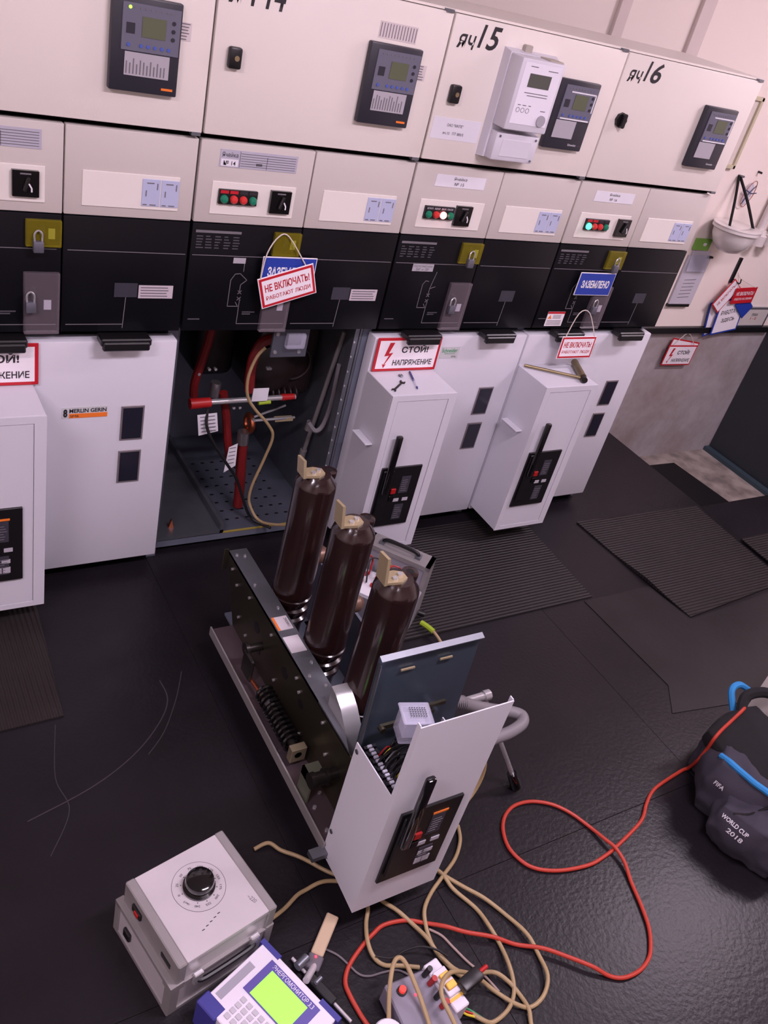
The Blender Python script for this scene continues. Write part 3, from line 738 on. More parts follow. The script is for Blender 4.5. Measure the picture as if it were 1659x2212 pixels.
MB().box(.285, .315, -.02, -.0, 1.968, 1.992, .003).box(.34, .4, -.09, -.03, 1.962, 1.97, .003).build('hanging_lug', mat('lug grey', (168, 160, 150), .5), t)

# ------------------------------------------------------------------ tools lying on the covers
t = thing('open_end_spanner', 'dark open-end spanner lying on the white cover beside a pen', 'spanner', (.815, -.13, .8175), math.radians(38))
MB().box(-.035, .035, -.004, .004, 0, .004, .001).build('shank', mat('tool dark', (58, 54, 52), .4, .7), t)
for s, r in ((1, .011), (-1, .009)):
    m = MB(); c = s*.045
    P = [(c+s*r*math.cos(a), r*math.sin(a)) for a in [math.radians(x) for x in range(40, 321, 20)]]
    P += [(c-s*.003+s*.002, -.003), (c-s*.003+s*.002, .003)] if False else [(c-s*.002, -.004), (c-s*.002, .004)]
    m.prism([(x, y, 0) for x, y in P], (0, 0, .005)).build('jaw', MATS['tool dark'], t, smooth=False)
t = thing('ballpoint_pen', 'blue ballpoint pen lying on the white cover', 'pen', (.905, -.095, .8215), math.radians(-108))
MB().rod((-.068, 0, 0), (.0, 0, 0), .004).build('barrel', mat('pen blue', (50, 58, 120), .3), t)
MB().rod((.0, 0, 0), (.055, 0, 0), .004).build('grip', clear_c, t)
MB().rod((.055, 0, 0), (.07, 0, 0), .004, .001).build('tip', mat('pen blue', (50, 58, 120), .3), t)
t = thing('hex_nut', 'small steel nut lying next to the spanner', 'nut', (.87, -.055, .817))
MB().torus((0, 0, .004), .007, .004, 'Z', 6, 4).build('nut_ring', steel, t)
t = thing('crank_handle', 'brass-coloured crank handle tool lying across the white cover', 'tool', (0, 0, .817))
MB().rod((1.515, -.02, .009), (1.725, -.15, .012), .0065).build('shaft', brass_t, t)
MB().rod((1.735, -.155, .0155), (1.80, -.02, .0155), .0155).build('grip', brass_t, t)
MB().rod((1.722, -.182, .0155), (1.736, -.153, .0155), .013).build('socket_end', mat('tool dark', (58, 54, 52), .4, .7), t)

# ------------------------------------------------------------------ things on the back wall
t = thing('safety_helmet', 'white plastic safety helmet hanging by black straps on the wall', 'helmet', (3.5, WY-.13, 1.235))
hm = mat('helmet white', (222, 216, 214), .2, coat=.5)
MB().lathe((0, 0, 0), [(.02, -.135), (.07, -.12), (.11, -.085), (.132, -.04), (.138, 0), (.145, .012), (.15, .014), (.15, .018), (.136, .02)], 32, 'Z', (1.05, .85)).build('shell', hm, t)
MB().lathe((0, 0, .0), [(.139, -.008), (.15, .0), (.15, .022), (.14, .024)], 32, 'Z', (1.05, .85)).build('rim', hm, t)
MB().tube([(-.10, -.02, .02), (-.055, .05, .14), (-.02, .12, .262)], .008, 6, 4).tube([(.10, -.03, .02), (.05, .04, .14), (-.012, .12, .262)], .009, 6, 4).build('strap', mat('strap black', (12, 11, 13), .9), t)
MB().rod((-.015, .13, .262), (-.015, .09, .266), .006).build('hook', steel, t)
t = thing('safety_glasses', 'clear safety glasses with dark arms hanging on a nail', 'glasses', (3.62, WY-.012, 1.42))
MB().tube([(-.02, -.01, -.085), (-.05, -.012, -.06), (-.045, -.012, .0), (-.01, -.012, .055), (.02, -.012, .06), (.035, -.01, .02), (.03, -.01, -.03), (.0, -.01, -.08), (-.02, -.01, -.085)], .0025, 6, 4).build('lens_rim', mat('rim amber', (168, 110, 100), .4), t)
MB().ball((-.008, -.006, -.012), .05, .7, .1, 1.3).build('lens', clear_c, t)
MB().tube([(-.04, -.014, -.07), (-.02, -.018, -.01), (.02, -.018, .04)], .003, 6, 4).tube([(-.05, -.018, .01), (0, -.018, -.005), (.045, -.018, .0)], .003, 6, 4).build('temple_arm', mat('arm blue', (52, 56, 92), .4), t)
MB().rod((.02, .012, .11), (.02, -.014, .11), .006).build('nail', blackm, t)
t = thing('wall_frame', 'slim cream frame edge of a board behind the end cubicle', 'frame', (0, WY, 0))
fr = mat('frame cream', (196, 188, 160), .6)
MB().box(3.378, 3.398, -.025, 0, 1.53, 1.9, .002).box(2.9, 3.398, -.025, 0, 1.53, 1.55, .002).box(2.9, 3.398, -.025, 0, 1.88, 1.9, .002).box(2.9, 2.92, -.025, 0, 1.53, 1.9, .002).build('frame_bar', fr, t)
bx('backing', mat('board cream', (214, 204, 196), .7), t, 2.91, 3.385, -.012, 0, 1.54, 1.89)
pw = mat('conduit white', (214, 206, 204), .5)
for i, x in enumerate((3.85, 3.97)):
    t = thing('wall_conduit', ('white conduit pipe on the wall beside the hanging glasses', 'white conduit pipe on the wall between the first conduit and the door corner')[i], 'conduit', (x, WY, 0), group='pair of white conduits on the wall')
    MB().rod((0, -.03, 1.2), (0, -.03, CEIL-.001), .022).build('pipe', pw, t)
    MB().lathe((0, -.045, 1.13), [(.045, 0), (.045, .06), (.036, .065), (.03, .09)], 20).build('gland', pw, t)
    MB().box(-.03, .03, -.03, 0, 1.14, 1.18).build('clip', pw, t)
o = MB().box(3.36, 3.49, WY-.016, WY-.001, 1.065, 1.13).build('folder', mat('folder green', (124, 178, 72), .6)); tag(o, 'small green printed card over the hanging papers on the wall', 'card')
MB().ball((3.44, WY-.017, 1.1), .012, 1.4, .2, .8).build('card_mark', signw, o)
t = thing('document_sleeve', 'clear sleeve of grey papers hung on the wall beside the end cubicle', 'papers', (0, WY, 0))
MB().box(3.352, 3.55, -.014, -.004, .725, 1.03).build('paper_stack', mat('paper worn', (190, 186, 196), .8, noise=.15, nscale=9), t)
MB().hexa([(3.36, -.03, .94), (3.52, -.03, .94), (3.52, -.016, 1.06), (3.36, -.016, 1.06)], [(3.36, -.032, .94), (3.52, -.032, .94), (3.52, -.018, 1.06), (3.36, -.018, 1.06)]).build('sleeve', clear_c, t)
lines('writing', txtg, t, [(3.4, .88-.022*k, 3.5, .885-.022*k) for k in range(6)], -.0145, .003)
bx('clip_bar', blackm, t, 3.345, 3.535, -.02, -.002, .712, .728)
bx('clip_bar', blackm, t, 3.51, 3.56, -.02, -.002, 1.02, 1.03)
t = thing('notice_board', 'pale framed notice low on the wall beside the door corner', 'notice', (0, WY, 0))
bx('board', mat('notice pale', (198, 192, 188), .5), t, 4.09, 4.36, -.016, -.001, .585, .70)
MB().box(4.08, 4.37, -.02, -.001, .7, .708).box(4.08, 4.37, -.02, -.001, .577, .585).box(4.08, 4.088, -.02, -.001, .577, .708).box(4.362, 4.37, -.02, -.001, .577, .708).build('border', steel, t)
text('ПЛАН', txtk, t, (4.2, -.016, .65), .06, .018, bold=.03); text('1 - 2', signr, t, (4.2, -.016, .625), .06, .016, bold=.03)

# ------------------------------------------------------------------ withdrawn circuit breaker on its truck
t = thing('circuit_breaker_truck', 'withdrawn circuit breaker truck with three brown poles and open white box', 'circuit breaker', (0, 0, 0))
def polyX(pts, x, th): return MB().prism([(x, y, z) for y, z in pts], (th, 0, 0))
# base rails, side plates
MB().box(.112, .40, -1.40, -.42, .09, .10).box(.39, .40, -1.38, -.40, .09, .36).build('base_pan', steel_d, t, smooth=False)
web = polyX([(-1.39, .13), (-.515, .13), (-.39, .362), (-1.39, .362)], .1, .004)
web.build('side_plate', steel_y, t, smooth=False)
MB().box(.10, .168, -1.10, -.39, .358, .362).prism([(.10, -1.10, .358), (.168, -1.10, .358), (.10, -1.30, .358)], (0, 0, .004)).build('top_flange', steel, t, smooth=False)
MB().box(.024, .104, -1.40, -.515, .126, .13).build('lower_flange', mat('zinc pinkish', (120, 104, 110), .35, .75, noise=.25, nscale=6), t, smooth=False)
MB().box(.019, .024, -1.40, -.512, .105, .14).build('flange_lip', alu, t, smooth=False)  # lip in brighter metal than the flange, an edge highlight put into its colour
MB().box(.085, .10, -.40, -.392, .29, .375).build('end_bracket', steel_y, t, smooth=False)
bx('rating_plate', mat('rating white', (206, 200, 206), .5), t, .108, .16, -.80, -.74, .362, .3635)
bx('orange_stripe', orange_t, t, .108, .116, -.80, -.74, .3632, .3642)
bx('rating_plate', mat('rating white', (206, 200, 206), .5), t, .108, .16, -.90, -.83, .362, .3635)
text('CARDAC', txtk, t, (.155, -.79, .3636), .04, .009, xd=(0, 1, 0), up=(-1, 0, 0))
sc = MB()
for (y, z) in ((-.45, .33), (-.5, .3), (-.55, .2), (-.6, .33), (-.62, .18), (-.78, .33), (-.85, .2), (-.97, .33), (-1.0, .3), (-1.15, .33), (-1.2, .25), (-1.05, .17)): sc.rod((.1, y, z), (.094, y, z), .005, n=8)
for (y, x) in ((-.42, .12), (-.43, .145), (-.58, .12), (-.95, .15), (-1.0, .12), (-1.05, .15), (-.7, .15)): sc.rod((x, y, .362), (x, y, .366), .005, n=8)
for (y, x) in ((-1.28, .05), (-1.24, .085), (-1.36, .05), (-1.34, .09), (-1.1, .06)): sc.rod((x, y, .13), (x, y, .135), .006, n=8)
sc.build('screws', chrome, t)
for (y, z, r) in ((-.68, .27, .02), (-.9, .28, .02), (-1.02, .27, .016), (-.72, .2, .012)): MB().rod((.1, y, z), (.0985, y, z), r, n=18).build('pivot_hole', blackm, t)
MB().rod((.1, -.735, .24), (.045, -.735, .24), .014).rod((.052, -.735, .24), (.040, -.735, .24), .022).box(.038, .052, -.80, -.73, .15, .245, .006).build('crank_arm', mat('crank dark', (46, 42, 40), .35, .6), t)
MB().rod((.05, -.79, .16), (.055, -.9, .165), .006).build('drive_rod', copper, t)
P = []
for i in range(12*14+1):
    a = 2*math.pi*i/14; y = -.87-.22*i/(12*14)
    P.append((.058+.026*math.cos(a), y, .18+.026*math.sin(a)))
MB().tube(P, .0065, 6, 0).build('coil_spring', blackg, t)
MB().rod((.058, -.86, .18), (.058, -1.13, .18), .012).build('spring_rod', mat('crank dark', (46, 42, 40), .35, .6), t)
MB().box(.05, .075, -1.225, -1.2, .132, .15).build('link_block', brass, t)
MB().box(.035, .085, -1.13, -1.105, .15, .205, .002).build('spring_seat', mat('seat zinc', (128, 118, 96), .4, .5), t)
MB().box(.03, .08, -1.26, -1.2, .2, .23).box(.03, .036, -1.26, -1.2, .13, .23).build('linkage_bracket', mat('bracket olive', (112, 116, 100), .45, .5), t)
MB().rod((.1, -1.27, .25), (.03, -1.27, .25), .02).rod((.03, -1.27, .25), (.015, -1.27, .25), .024).rod((.07, -1.27, .25), (.06, -1.27, .25), .026).build('pivot_shaft', mat('crank dark', (46, 42, 40), .35, .6), t)
# curved bright plate beside the box
cp = MB(); A = [(-1.11, .43), (-1.14, .425), (-1.18, .405), (-1.22, .37), (-1.25, .32), (-1.265, .27)]
cp.prism([(.128, y, z) for y, z in A] + [(.128, y, z-.003) for y, z in A[::-1]], (.05, 0, 0)).prism([(.125, y, z) for y, z in A] + [(.125, -1.21, .25), (.125, -1.12, .33)], (.003, 0, 0)).build('curved_guard', chrome, t)
# three poles
for i, y in enumerate((-1.118, -.868, -.618)):
    c = (.24, y, 0)
    prof = [(.055, .10), (.055, .24), (.066, .25), (.066, .262), (.056, .268), (.056, .285), (.066, .29), (.066, .302), (.056, .308), (.056, .325), (.068, .332), (.068, .345), (.06, .35), (.0675, .356), (.0675, .388), (.0655, .392), (.0645, .6), (.0645, .778), (.062, .79), (.044, .812), (.04, .818), (.0, .82)]
    po = MB().lathe(c, prof[:-1], 40).build('pole', brown, t)
    MB().lathe((.24+.058, y+.03, .79), [(.022, -.02), (.024, 0), (.024, .012), (.012, .014)], 20).box(.27, .30, y+.012, y+.045, .775, .797, .004).build('lifting_lug', brown, po)
    MB().rod((.298, y+.03, .803), (.298, y+.03, .8047), .011).build('lug_hole', blackm, po)
    MB().prism([(.182, y-.02, .818), (.232, y-.026, .818), (.256, y-.014, .818), (.256, y+.012, .818), (.232, y+.024, .818), (.182, y+.022, .818)], (0, 0, .008)).build('terminal_foot', brass, po, smooth=False)
    MB().prism([(.18, y-.022, .818), (.18, y+.024, .818), (.174, y+.028, .898-.013*i), (.174, y-.014, .903-.013*i)], (.009, 0, 0)).build('terminal_blade', brass, po, smooth=False)
    MB().rod((.218, y-.01, .826), (.218, y-.01, .832), .008, n=6).rod((.24, y+.002, .826), (.24, y+.002, .832), .008, n=6).build('terminal_bolts', chrome, po)
    MB().lathe((.335, y+.04, .45), [(.02, -.035), (.03, -.02), (.03, .02), (.018, .035)], 16, 'X').rod((.3, y+.03, .45), (.31, y+.03, .45), .02).build('lower_terminal', mat('terminal dull', (120, 92, 80), .4, .4), po)
# operating box: sheet metal with open top
bxm = white
e = MB()
e.box(.027, .292, -1.58, -1.577, .08, .812)                                  # front
e.prism([(.027, -1.577, .08), (.027, -1.444, .092), (.027, -1.393, .112), (.027, -1.393, .552), (.027, -1.565, .556), (.027, -1.565, .815), (.027, -1.577, .815)], (.003, 0, 0))
e.prism([(.289, -1.577, .08), (.289, -1.444, .092), (.289, -1.393, .112), (.289, -1.393, .552), (.289, -1.565, .556), (.289, -1.565, .815), (.289, -1.577, .815)], (.003, 0, 0))
e.box(.03, .289, -1.577, -1.393, .083, .086)
e.build('mechanism_box', bxm, t, smooth=False)
MB().rod((.027, -1.405, .53), (.0245, -1.405, .53), .007, n=10).rod((.027, -1.405, .2), (.0245, -1.405, .2), .007, n=10).build('box_screws', steel, t)
operating_face(t, .066, .253, .203, .49, -1.58, False)
bp = MB().hexa([(.04, -1.392, .30), (.345, -1.392, .30), (.345, -1.388, .30), (.04, -1.388, .30)], [(.04, -1.366, .815), (.345, -1.366, .815), (.345, -1.362, .815), (.04, -1.362, .815)]).build('back_plate', mat('plate blue grey', (84, 96, 110), .3, .6, noise=.15, nscale=5), t, smooth=False)
MB().prism([(.04, -1.379, .812), (.345, -1.379, .812), (.345, -1.364, .818), (.04, -1.364, .818)], (0, 0, .003)).prism([(.04, -1.38, .80), (.043, -1.38, .80), (.043, -1.40, .45), (.04, -1.40, .45)], (0, .012, 0)).build('plate_lip', steel, bp, smooth=False)
MB().box(.11, .15, -1.376, -1.372, .76, .765).build('plate_slot', brass, bp, smooth=False)
MB().box(.225, .262, -1.376, -1.372, .765, .77).build('plate_slot', brass, bp, smooth=False)
# inside the box
inn = MB().box(.05, .27, -1.56, -1.40, .1, .47).build('mechanism_block', blackm, t, smooth=False)
tb = MB()
for k in range(13):
    tb.box(.05, .085, -1.405-.0115*k, -1.396-.0115*k, .47, .53-.006*(k % 2))
tb.build('terminal_strip', blackm, t, smooth=False)
tw = MB()
for k in range(12): tw.box(.058, .07, -1.406-.0115*k, -1.399-.0115*k, .53, .535)
tw.build('terminal_marker', lav, t, smooth=False)
wr_m = [mat('wire yellow', (206, 186, 50), .5), redp, mat('wire white', (200, 196, 204), .5), blackm, blackm, mat('wire blue', (40, 46, 80), .5)]
for k in range(30):
    y = -1.41-.14*random.random(); x = .06+.05*random.random(); x2 = .1+.16*random.random()
    col = k % 5 == 0
    MB().tube([(x, y, .49), (x+.02, y-.01, .54+.03*random.random()), (x+.045, y-.01, .53)] if col else [(x, y, .5), (x+.02, y-.01, .56+.03*random.random()), (x2, y-.015*random.random(), .56), (x2+.01, y, .47)], .0022 if col else .003, 5, 4).build('wire', wr_m[(k // 5) % 3] if col else blackm, t)
MB().box(.08, .2, -1.402, -1.394, .585, .6).box(.2, .27, -1.402, -1.394, .62, .632).rod((.085, -1.41, .59), (.085, -1.395, .59), .009).rod((.23, -1.405, .605), (.23, -1.395, .605), .009).build('cross_bar', steel_y, t)
cn = MB().box(.072, .142, -1.503, -1.445, .64, .715, .006, 2, rot=Matrix.Rotation(-.3, 3, 'Z')).build('connector_housing', clear_c, t)
MB().box(.082, .132, -1.494, -1.454, .655, .7, rot=Matrix.Rotation(-.3, 3, 'Z')).build('connector_core', mat('core lilac', (196, 196, 216), .5), cn)
MB().box(.068, .146, -1.508, -1.44, .715, .722, .003, rot=Matrix.Rotation(-.3, 3, 'Z')).build('connector_rim', clear_c, cn)
gr = MB()
for i in range(7):
    for j in range(5): gr.rod((.089+.006*i+.002*j, -1.48+.006*j-.002*i, .715), (.089+.006*i+.002*j, -1.48+.006*j-.002*i, .7235), .0016, n=6)
gr.build('connector_pins', steel, cn)
# conduit leaving the box on the right, chrome prop rod
MB().tube([(.34, -1.34, .54), (.398, -1.33, .51), (.471, -1.33, .466), (.547, -1.335, .43), (.60, -1.35, .42), (.63, -1.375, .42), (.612, -1.402, .42), (.553, -1.417, .42), (.49, -1.42, .42), (.40, -1.42, .40), (.31, -1.42, .38)], .018, 14).build('flexible_conduit', conduit, t)
cr_ = MB()
for k in range(8): cr_.torus((.36+.009*k, -1.336+.001*k, .527-.0045*k), .0195, .0025, 'X', 20, 6)
cr_.build('conduit_fitting', conduit, t)
w2 = MB()
for (x, y) in ((.12, -.55), (.38, -.55), (.12, -1.3), (.38, -1.3)): w2.lathe((x, y, .04), [(.04, -.012), (.04, .012)], 24, 'X').box(x-.008, x+.008, y-.012, y+.012, .04, .1)
w2.build('wheels', blackm, t)
MB().box(-.02, .03, -1.42, -1.39, .10, .118).build('latch_tab', steel, t, smooth=False)

t = thing('racking_handle', 'chrome rod handle with a black grip leaning against the white box', 'handle', (0, 0, 0))
MB().rod((.50, -1.262, .40), (.59, -1.261, .40), .0135).rod((.575, -1.261, .40), (.598, -1.261, .40), .017).build('head_tube', chrome, t)
MB().rod((.578, -1.265, .395), (.768, -1.358, .04), .0085).build('rod', chrome, t)
MB().rod((.752, -1.35, .07), (.782, -1.366, .008), .016, .018).build('grip', blackg, t)

# ------------------------------------------------------------------ aluminium instrument case behind the poles
def frameM(ox, oy, dx, dy):
    d = Vector((dx, dy, 0)).normalized(); n = Vector((-d.y, d.x, 0))
    m = Matrix(((d.x, n.x, 0, ox), (d.y, n.y, 0, oy), (0, 0, 1, 0), (0, 0, 0, 1))); return m
t = thing('instrument_case', 'grey aluminium instrument case standing open behind the brown poles', 'case')
t.matrix_world = frameM(.85, -.571, -.63, .776)      # x runs back along the case, -y is its right side
L = .27
bx('lid_shell', mat('case panel', (150, 148, 158), .5, .3, noise=.05), t, .006, L-.006, -.08, -.004, .006, .274)
MB().box(0, L, -.085, -.07, 0, .018).box(0, L, -.085, -.0, .262, .28).box(0, L, -.014, 0, .0, .018).box(0, .018, -.085, 0, 0, .28).box(L-.018, L, -.085, 0, 0, .28).build('edge_trim', aluf, t, smooth=False)
MB().tube([(.06, -.04, .282), (.08, -.04, .3), (.19, -.04, .3), (.21, -.04, .282)], .008, 8).build('handle', blackm, t)
MB().box(.05, .07, -.055, -.025, .28, .29).box(.2, .22, -.055, -.025, .28, .29).build('handle_mount', steel, t)
MB().box(.0, L, .0, .17, 0, .17, .004).build('base_shell', MATS['case panel'], t)
bx('instrument_panel', paper, t, .012, L-.012, .012, .16, .17, .173)
sk = MB()
for i in range(5):
    for j in range(2): sk.rod((.04+.045*i, .05+.05*j, .173), (.04+.045*i, .05+.05*j, .185), .008, n=10)
sk.build('sockets', redp, t)
for k in range(5):
    x = .05+.04*k
    MB().tube([(x, .05, .18), (x+.01, .02, .24), (x+.05, .05, .25), (x+.03, .1, .18)], .0035, 6).build('wire', (black_c, redp, beige_c)[k % 3], t)
MB().rod((-.004, -.045, .03), (-.03, -.05, .03), .012).build('inlet', blackm, t)
o = MB().tube([(.872, -.605, .03), (.89, -.66, .03), (.90, -.72, .012), (.88, -.82, .006), (.80, -.90, .006), (.68, -.88, .006), (.60, -.82, .006)], .006, 8).build('supply_cable', beige_c); tag(o, 'beige supply cable leaving the aluminium case along the floor', 'cable')
MB().tube([(.868, -.60, .03), (.882, -.63, .03), (.89, -.66, .03)], .0105, 8).build('plug_sleeve', yg, o)

# ------------------------------------------------------------------ variac in an aluminium case
t = thing('variable_transformer', 'aluminium-cased variable transformer with a black dial on top', 'transformer')
m_ = frameM(-.465, -1.60, .27, .055); t.matrix_world = m_
Wd, Dp, H = .275, .25, .2
bx('lower_case', aluw, t, -.012, Wd, -.0, Dp+.01, .002, .12, .004)
bx('upper_case', aluw, t, .004, Wd-.004, .004, Dp-.004, .12, .188, .002)
tr = MB()
for (a, b, c, d) in ((0, .024, 0, Dp), (Wd-.024, Wd, 0, Dp)): tr.box(a, b, c-.002, d+.002, .12, H+.001, .003)
tr.box(-.015, .012, -.005, .022, 0, .126, .002).box(Wd-.022, Wd+.002, -.005, .022, 0, .126, .002).box(-.015, .004, Dp-.01, Dp+.013, 0, .122, .002)
tr.box(-.015, .006, .0, Dp+.012, .112, .126).box(-.014, .0, .0, Dp, .0, .014).box(0, Wd, -.004, .004, .0, .012).box(0, Wd, -.004, .004, .112, .12)
tr.box(-.0155, .02, -.0055, .03, .105, .128).build('edge_trim', aluf, t)
top = bx('top_panel', aluw, t, .024, Wd-.024, .0, Dp, .186, .1995, .001)
dc = (.142, .148)
def m3(x, y, z): return (x, y, z)
MB().torus((dc[0], dc[1], .1996), .066, .0007, 'Z', 48, 5).build('dial_ring', txtg, top)
MB().lathe((dc[0], dc[1], .2), [(.04, 0), (.04, .006), (.033, .009), (.036, .022), (.034, .03), (.026, .034)], 36).build('dial_knob', blackg, t)
for k, s in enumerate(('Uвых В', '0', '25', '50', '75', '100', '125', '150', '175', '200', '225', '240')):
    a = math.radians(205-30*k)
    r = .053; q = Vector((math.cos(a), math.sin(a), 0)); xd = Vector((math.sin(a), -math.cos(a), 0))
    wd = .016 if len(s) > 3 else .0045*len(s)
    o_ = Vector((dc[0], dc[1], .1996)) + q*(r-.003) - xd*wd/2
    text(s, txtk, top, o_, wd, .0055, xd=xd, up=q, name='dial_number')
    if k: MB().rod((dc[0]+q.x*.044, dc[1]+q.y*.044, .1994), (dc[0]+q.x*.044, dc[1]+q.y*.044, .2003), .0013, n=8).build('dial_dot', txtk, top)
text('~220', txtg, top, (.225, .06, .1996), .025, .01, xd=(.3, -1, 0), up=(1, .3, 0))
lines_ = MB()
for k in range(5): lines_.box(.09+.013*k, .097+.013*k, .046+.004*k, .048+.004*k, .1994, .2)
lines_.build('pen_scribble', txtk, top, smooth=False)
MB().box(-.006, .004, .165, .205, .155, .178, .002).build('power_switch', blackm, t)
MB().box(-.009, -.004, .172, .19, .16, .173, .001).build('switch_rocker', redp, t)
MB().box(-.02, -.01, .18, .21, .05, .08, .003).build('side_catch', blackm, t)
MB().box(-.002, .004, .03, .07, .15, .165).build('side_slot', blackm, t)
hd = MB().tube([(.06, -.004, .1), (.075, -.014, .1), (.2, -.014, .1), (.215, -.004, .1)], .007, 8).build('carry_handle', blackm, t)
for a in (.045, .205): MB().box(a, a+.025, -.012, .0, .09, .13, .002).build('latch', chrome, t)
MB().tube([(Wd, .07, .05), (Wd+.03, .075, .04)], .0095, 8, 4).build('cable_boot', yg, t)

# ------------------------------------------------------------------ energy monitor with a lit green screen
t = thing('energy_monitor', 'white energy monitor with purple corner bumpers and lit green screen', 'instrument')
# x along the top edge (towards +x-y), y across the case, origin at the corner nearest the transformer
m_ = frameM(-.225, -1.573, .085, -.225); t.matrix_world = m_
def mp(u, v, z): return (u, v, z)
LU, LV, HT = .25, -.205, .10
MB().hexa([(-.005, .022, .002), (LU+.005, .022, .002), (LU+.005, LV, .002), (-.005, LV, .002)], [(0, 0, HT-.004), (LU, 0, HT-.004), (LU, LV, HT-.004), (0, LV, HT-.004)]).build('base_case', monw, t, smooth=False)
MB().box(0, LU, LV, 0, HT-.004, HT, .002).build('top_panel', monw, t)
for (u0, u1) in ((-.008, .055), (LU-.055, LU+.008)):
    MB().hexa([(u0, .027, .0), (u1, .027, .0), (u1, -.012, .0), (u0, -.012, .0)], [(u0, .006, HT+.001), (u1, .006, HT+.001), (u1, -.008, HT+.001), (u0, -.008, HT+.001)]).build('corner_bumper', purple, t, smooth=False)
    MB().box(u0, u1, LV-.008, LV+.03, 0, HT+.001, .003).build('corner_bumper', purple, t)
sc_ = bx('screen_bezel', mat('bezel violet', (84, 74, 148), .5), t, .045, .21, -.115, -.018, HT, HT+.002)
bx('screen', lcd_g, sc_, .065, .185, -.112, -.037, HT+.0015, HT+.003)
text('ЭНЕРГОМОНИТОР 3.3', txtw, sc_, (.06, -.033, HT+.002), .135, .012, xd=(1, 0, 0), up=(0, 1, 0))
for i in range(5):
    for j in range(4):
        bx('key', mat('key grey', (176, 174, 182), .5), t, .06+.02*i, .074+.02*i, -.19+.017*j, -.178+.017*j, HT, HT+.003, .001)
bx('key_field', mat('field grey', (150, 148, 160), .6), t, .01, .03, -.17, -.06, HT, HT+.0012)
MB().rod((LU*.35, .04, .05), (LU*.35, .075, .05), .012).rod((LU*.6, .04, .06), (LU*.6, .06, .06), .006).build('rear_socket', steel, t)
o = thing('test_probe', 'pine block holding a small probe with a red light and metal stem', 'probe', (0, 0, 0))
MB().box(-.06, .06, -.017, .017, .0, .03, .003).xf(frameM(-.043, -1.582, .094, .085)).build('wooden_block', wood, o)
MB().box(-.022, .018, -.02, .02, .0, .03, .003).xf(frameM(-.1, -1.635, .094, .085)).build('probe_body', mat('probe grey', (92, 88, 96), .5), o)
MB().rod((-.105, -1.645, .022), (-.15, -1.68, .05), .009).build('stem', aluw, o)
MB().ball((-.094, -1.628, .032), .0035).build('red_light', led_r, o)
o = MB().rod((-.145, -1.60, .012), (-.075, -1.80, .012), .0045).build('metal_rod', aluw); tag(o, 'thin straight metal rod lying beside the energy monitor', 'rod')
o = MB().box(-.05, .05, -.012, .012, 0, .03, .002).xf(frameM(-.115, -1.70, .07, -.2)).build('plug_strip', blackm); tag(o, 'black plug block tucked along the energy monitor edge', 'plug')

# ------------------------------------------------------------------ grey control box with sockets and buttons
t = thing('control_box', 'grey control box with red buttons and banana sockets among the cables', 'control box')
m_ = frameM(.02, -1.775, .135, -.006); t.matrix_world = m_
bx('case', ctrlg, t, 0, .145, -.17, 0, .002, .07, .004)
MB().rod((.035, -.03, .07), (.035, -.03, .085), .009).build('red_push_button', mat('push button red lit', (222, 60, 52), .4, emit=.6), t)
MB().rod((.035, -.03, .07), (.035, -.03, .076), .013).build('button_collar', blackm, t)
MB().ball((.065, -.05, .071), .0035).build('indicator_light', led_r, t)
for (x, y) in ((.11, -.015), (.112, -.075)):
    MB().rod((x, y, .07), (x+.004, y-.004, .11), .0075).build('banana_plug', blackm, t)
    MB().rod((x+.003, y-.024, .07), (x+.006, y-.028, .105), .0075).build('banana_plug', redp, t)
text('РТТ', txtk, t, (.03, -.125, .0705), .03, .012, xd=(.3, -1, 0), up=(1, .3, 0))
t = thing('modular_breaker', 'white modular breaker with yellow toggles beside the grey control box', 'breaker')
m_ = frameM(.165, -1.772, .02, -.14); t.matrix_world = m_
bx('housing', monw, t, 0, .135, -.03, .015, .0, .08, .003)
bx('front_step', monw, t, .03, .1, -.028, .012, .08, .092, .002)
for a in (.045, .07): bx('toggle', yellow_h, t, a, a+.018, -.022, .006, .092, .102, .002)
bx('yellow_band', yellow_h, t, .102, .11, -.03, .015, .0795, .0815)
o = MB().box(-.035, .035, -.018, .018, .0, .025, .006, 2).xf(Matrix.Translation((.222, -1.862, .085)) @ Matrix.Rotation(.2, 4, 'Z')).build('test_clip', blackm); tag(o, 'black insulated clip resting on the white modular breaker', 'clip')
MB().rod((.25, -1.856, .1), (.282, -1.85, .1), .006).build('red_tip', redp, o)
o = MB().lathe((-.03, -1.885, .0), [(.035, 0), (.04, .03), (.04, .075), (.036, .08)], 28).build('cable_adapter', monw); tag(o, 'round white plug body at the cord end by the control box', 'plug')
for k, (mm, nm) in enumerate(((mat('wire green', (40, 140, 90), .5), 'green'), (redp, 'red'), (wr_m[0], 'yellow'))):
    o = MB().tube([(.13+.01*k, -1.90, .01), (.17+.008*k, -1.885-.006*k, .03), (.21, -1.89-.01*k, .02), (.25, -1.93, .006)], .003, 6).build('jumper_wire', mm); tag(o, 'short thin %s jumper wire by the end of the control box' % nm, 'wire')

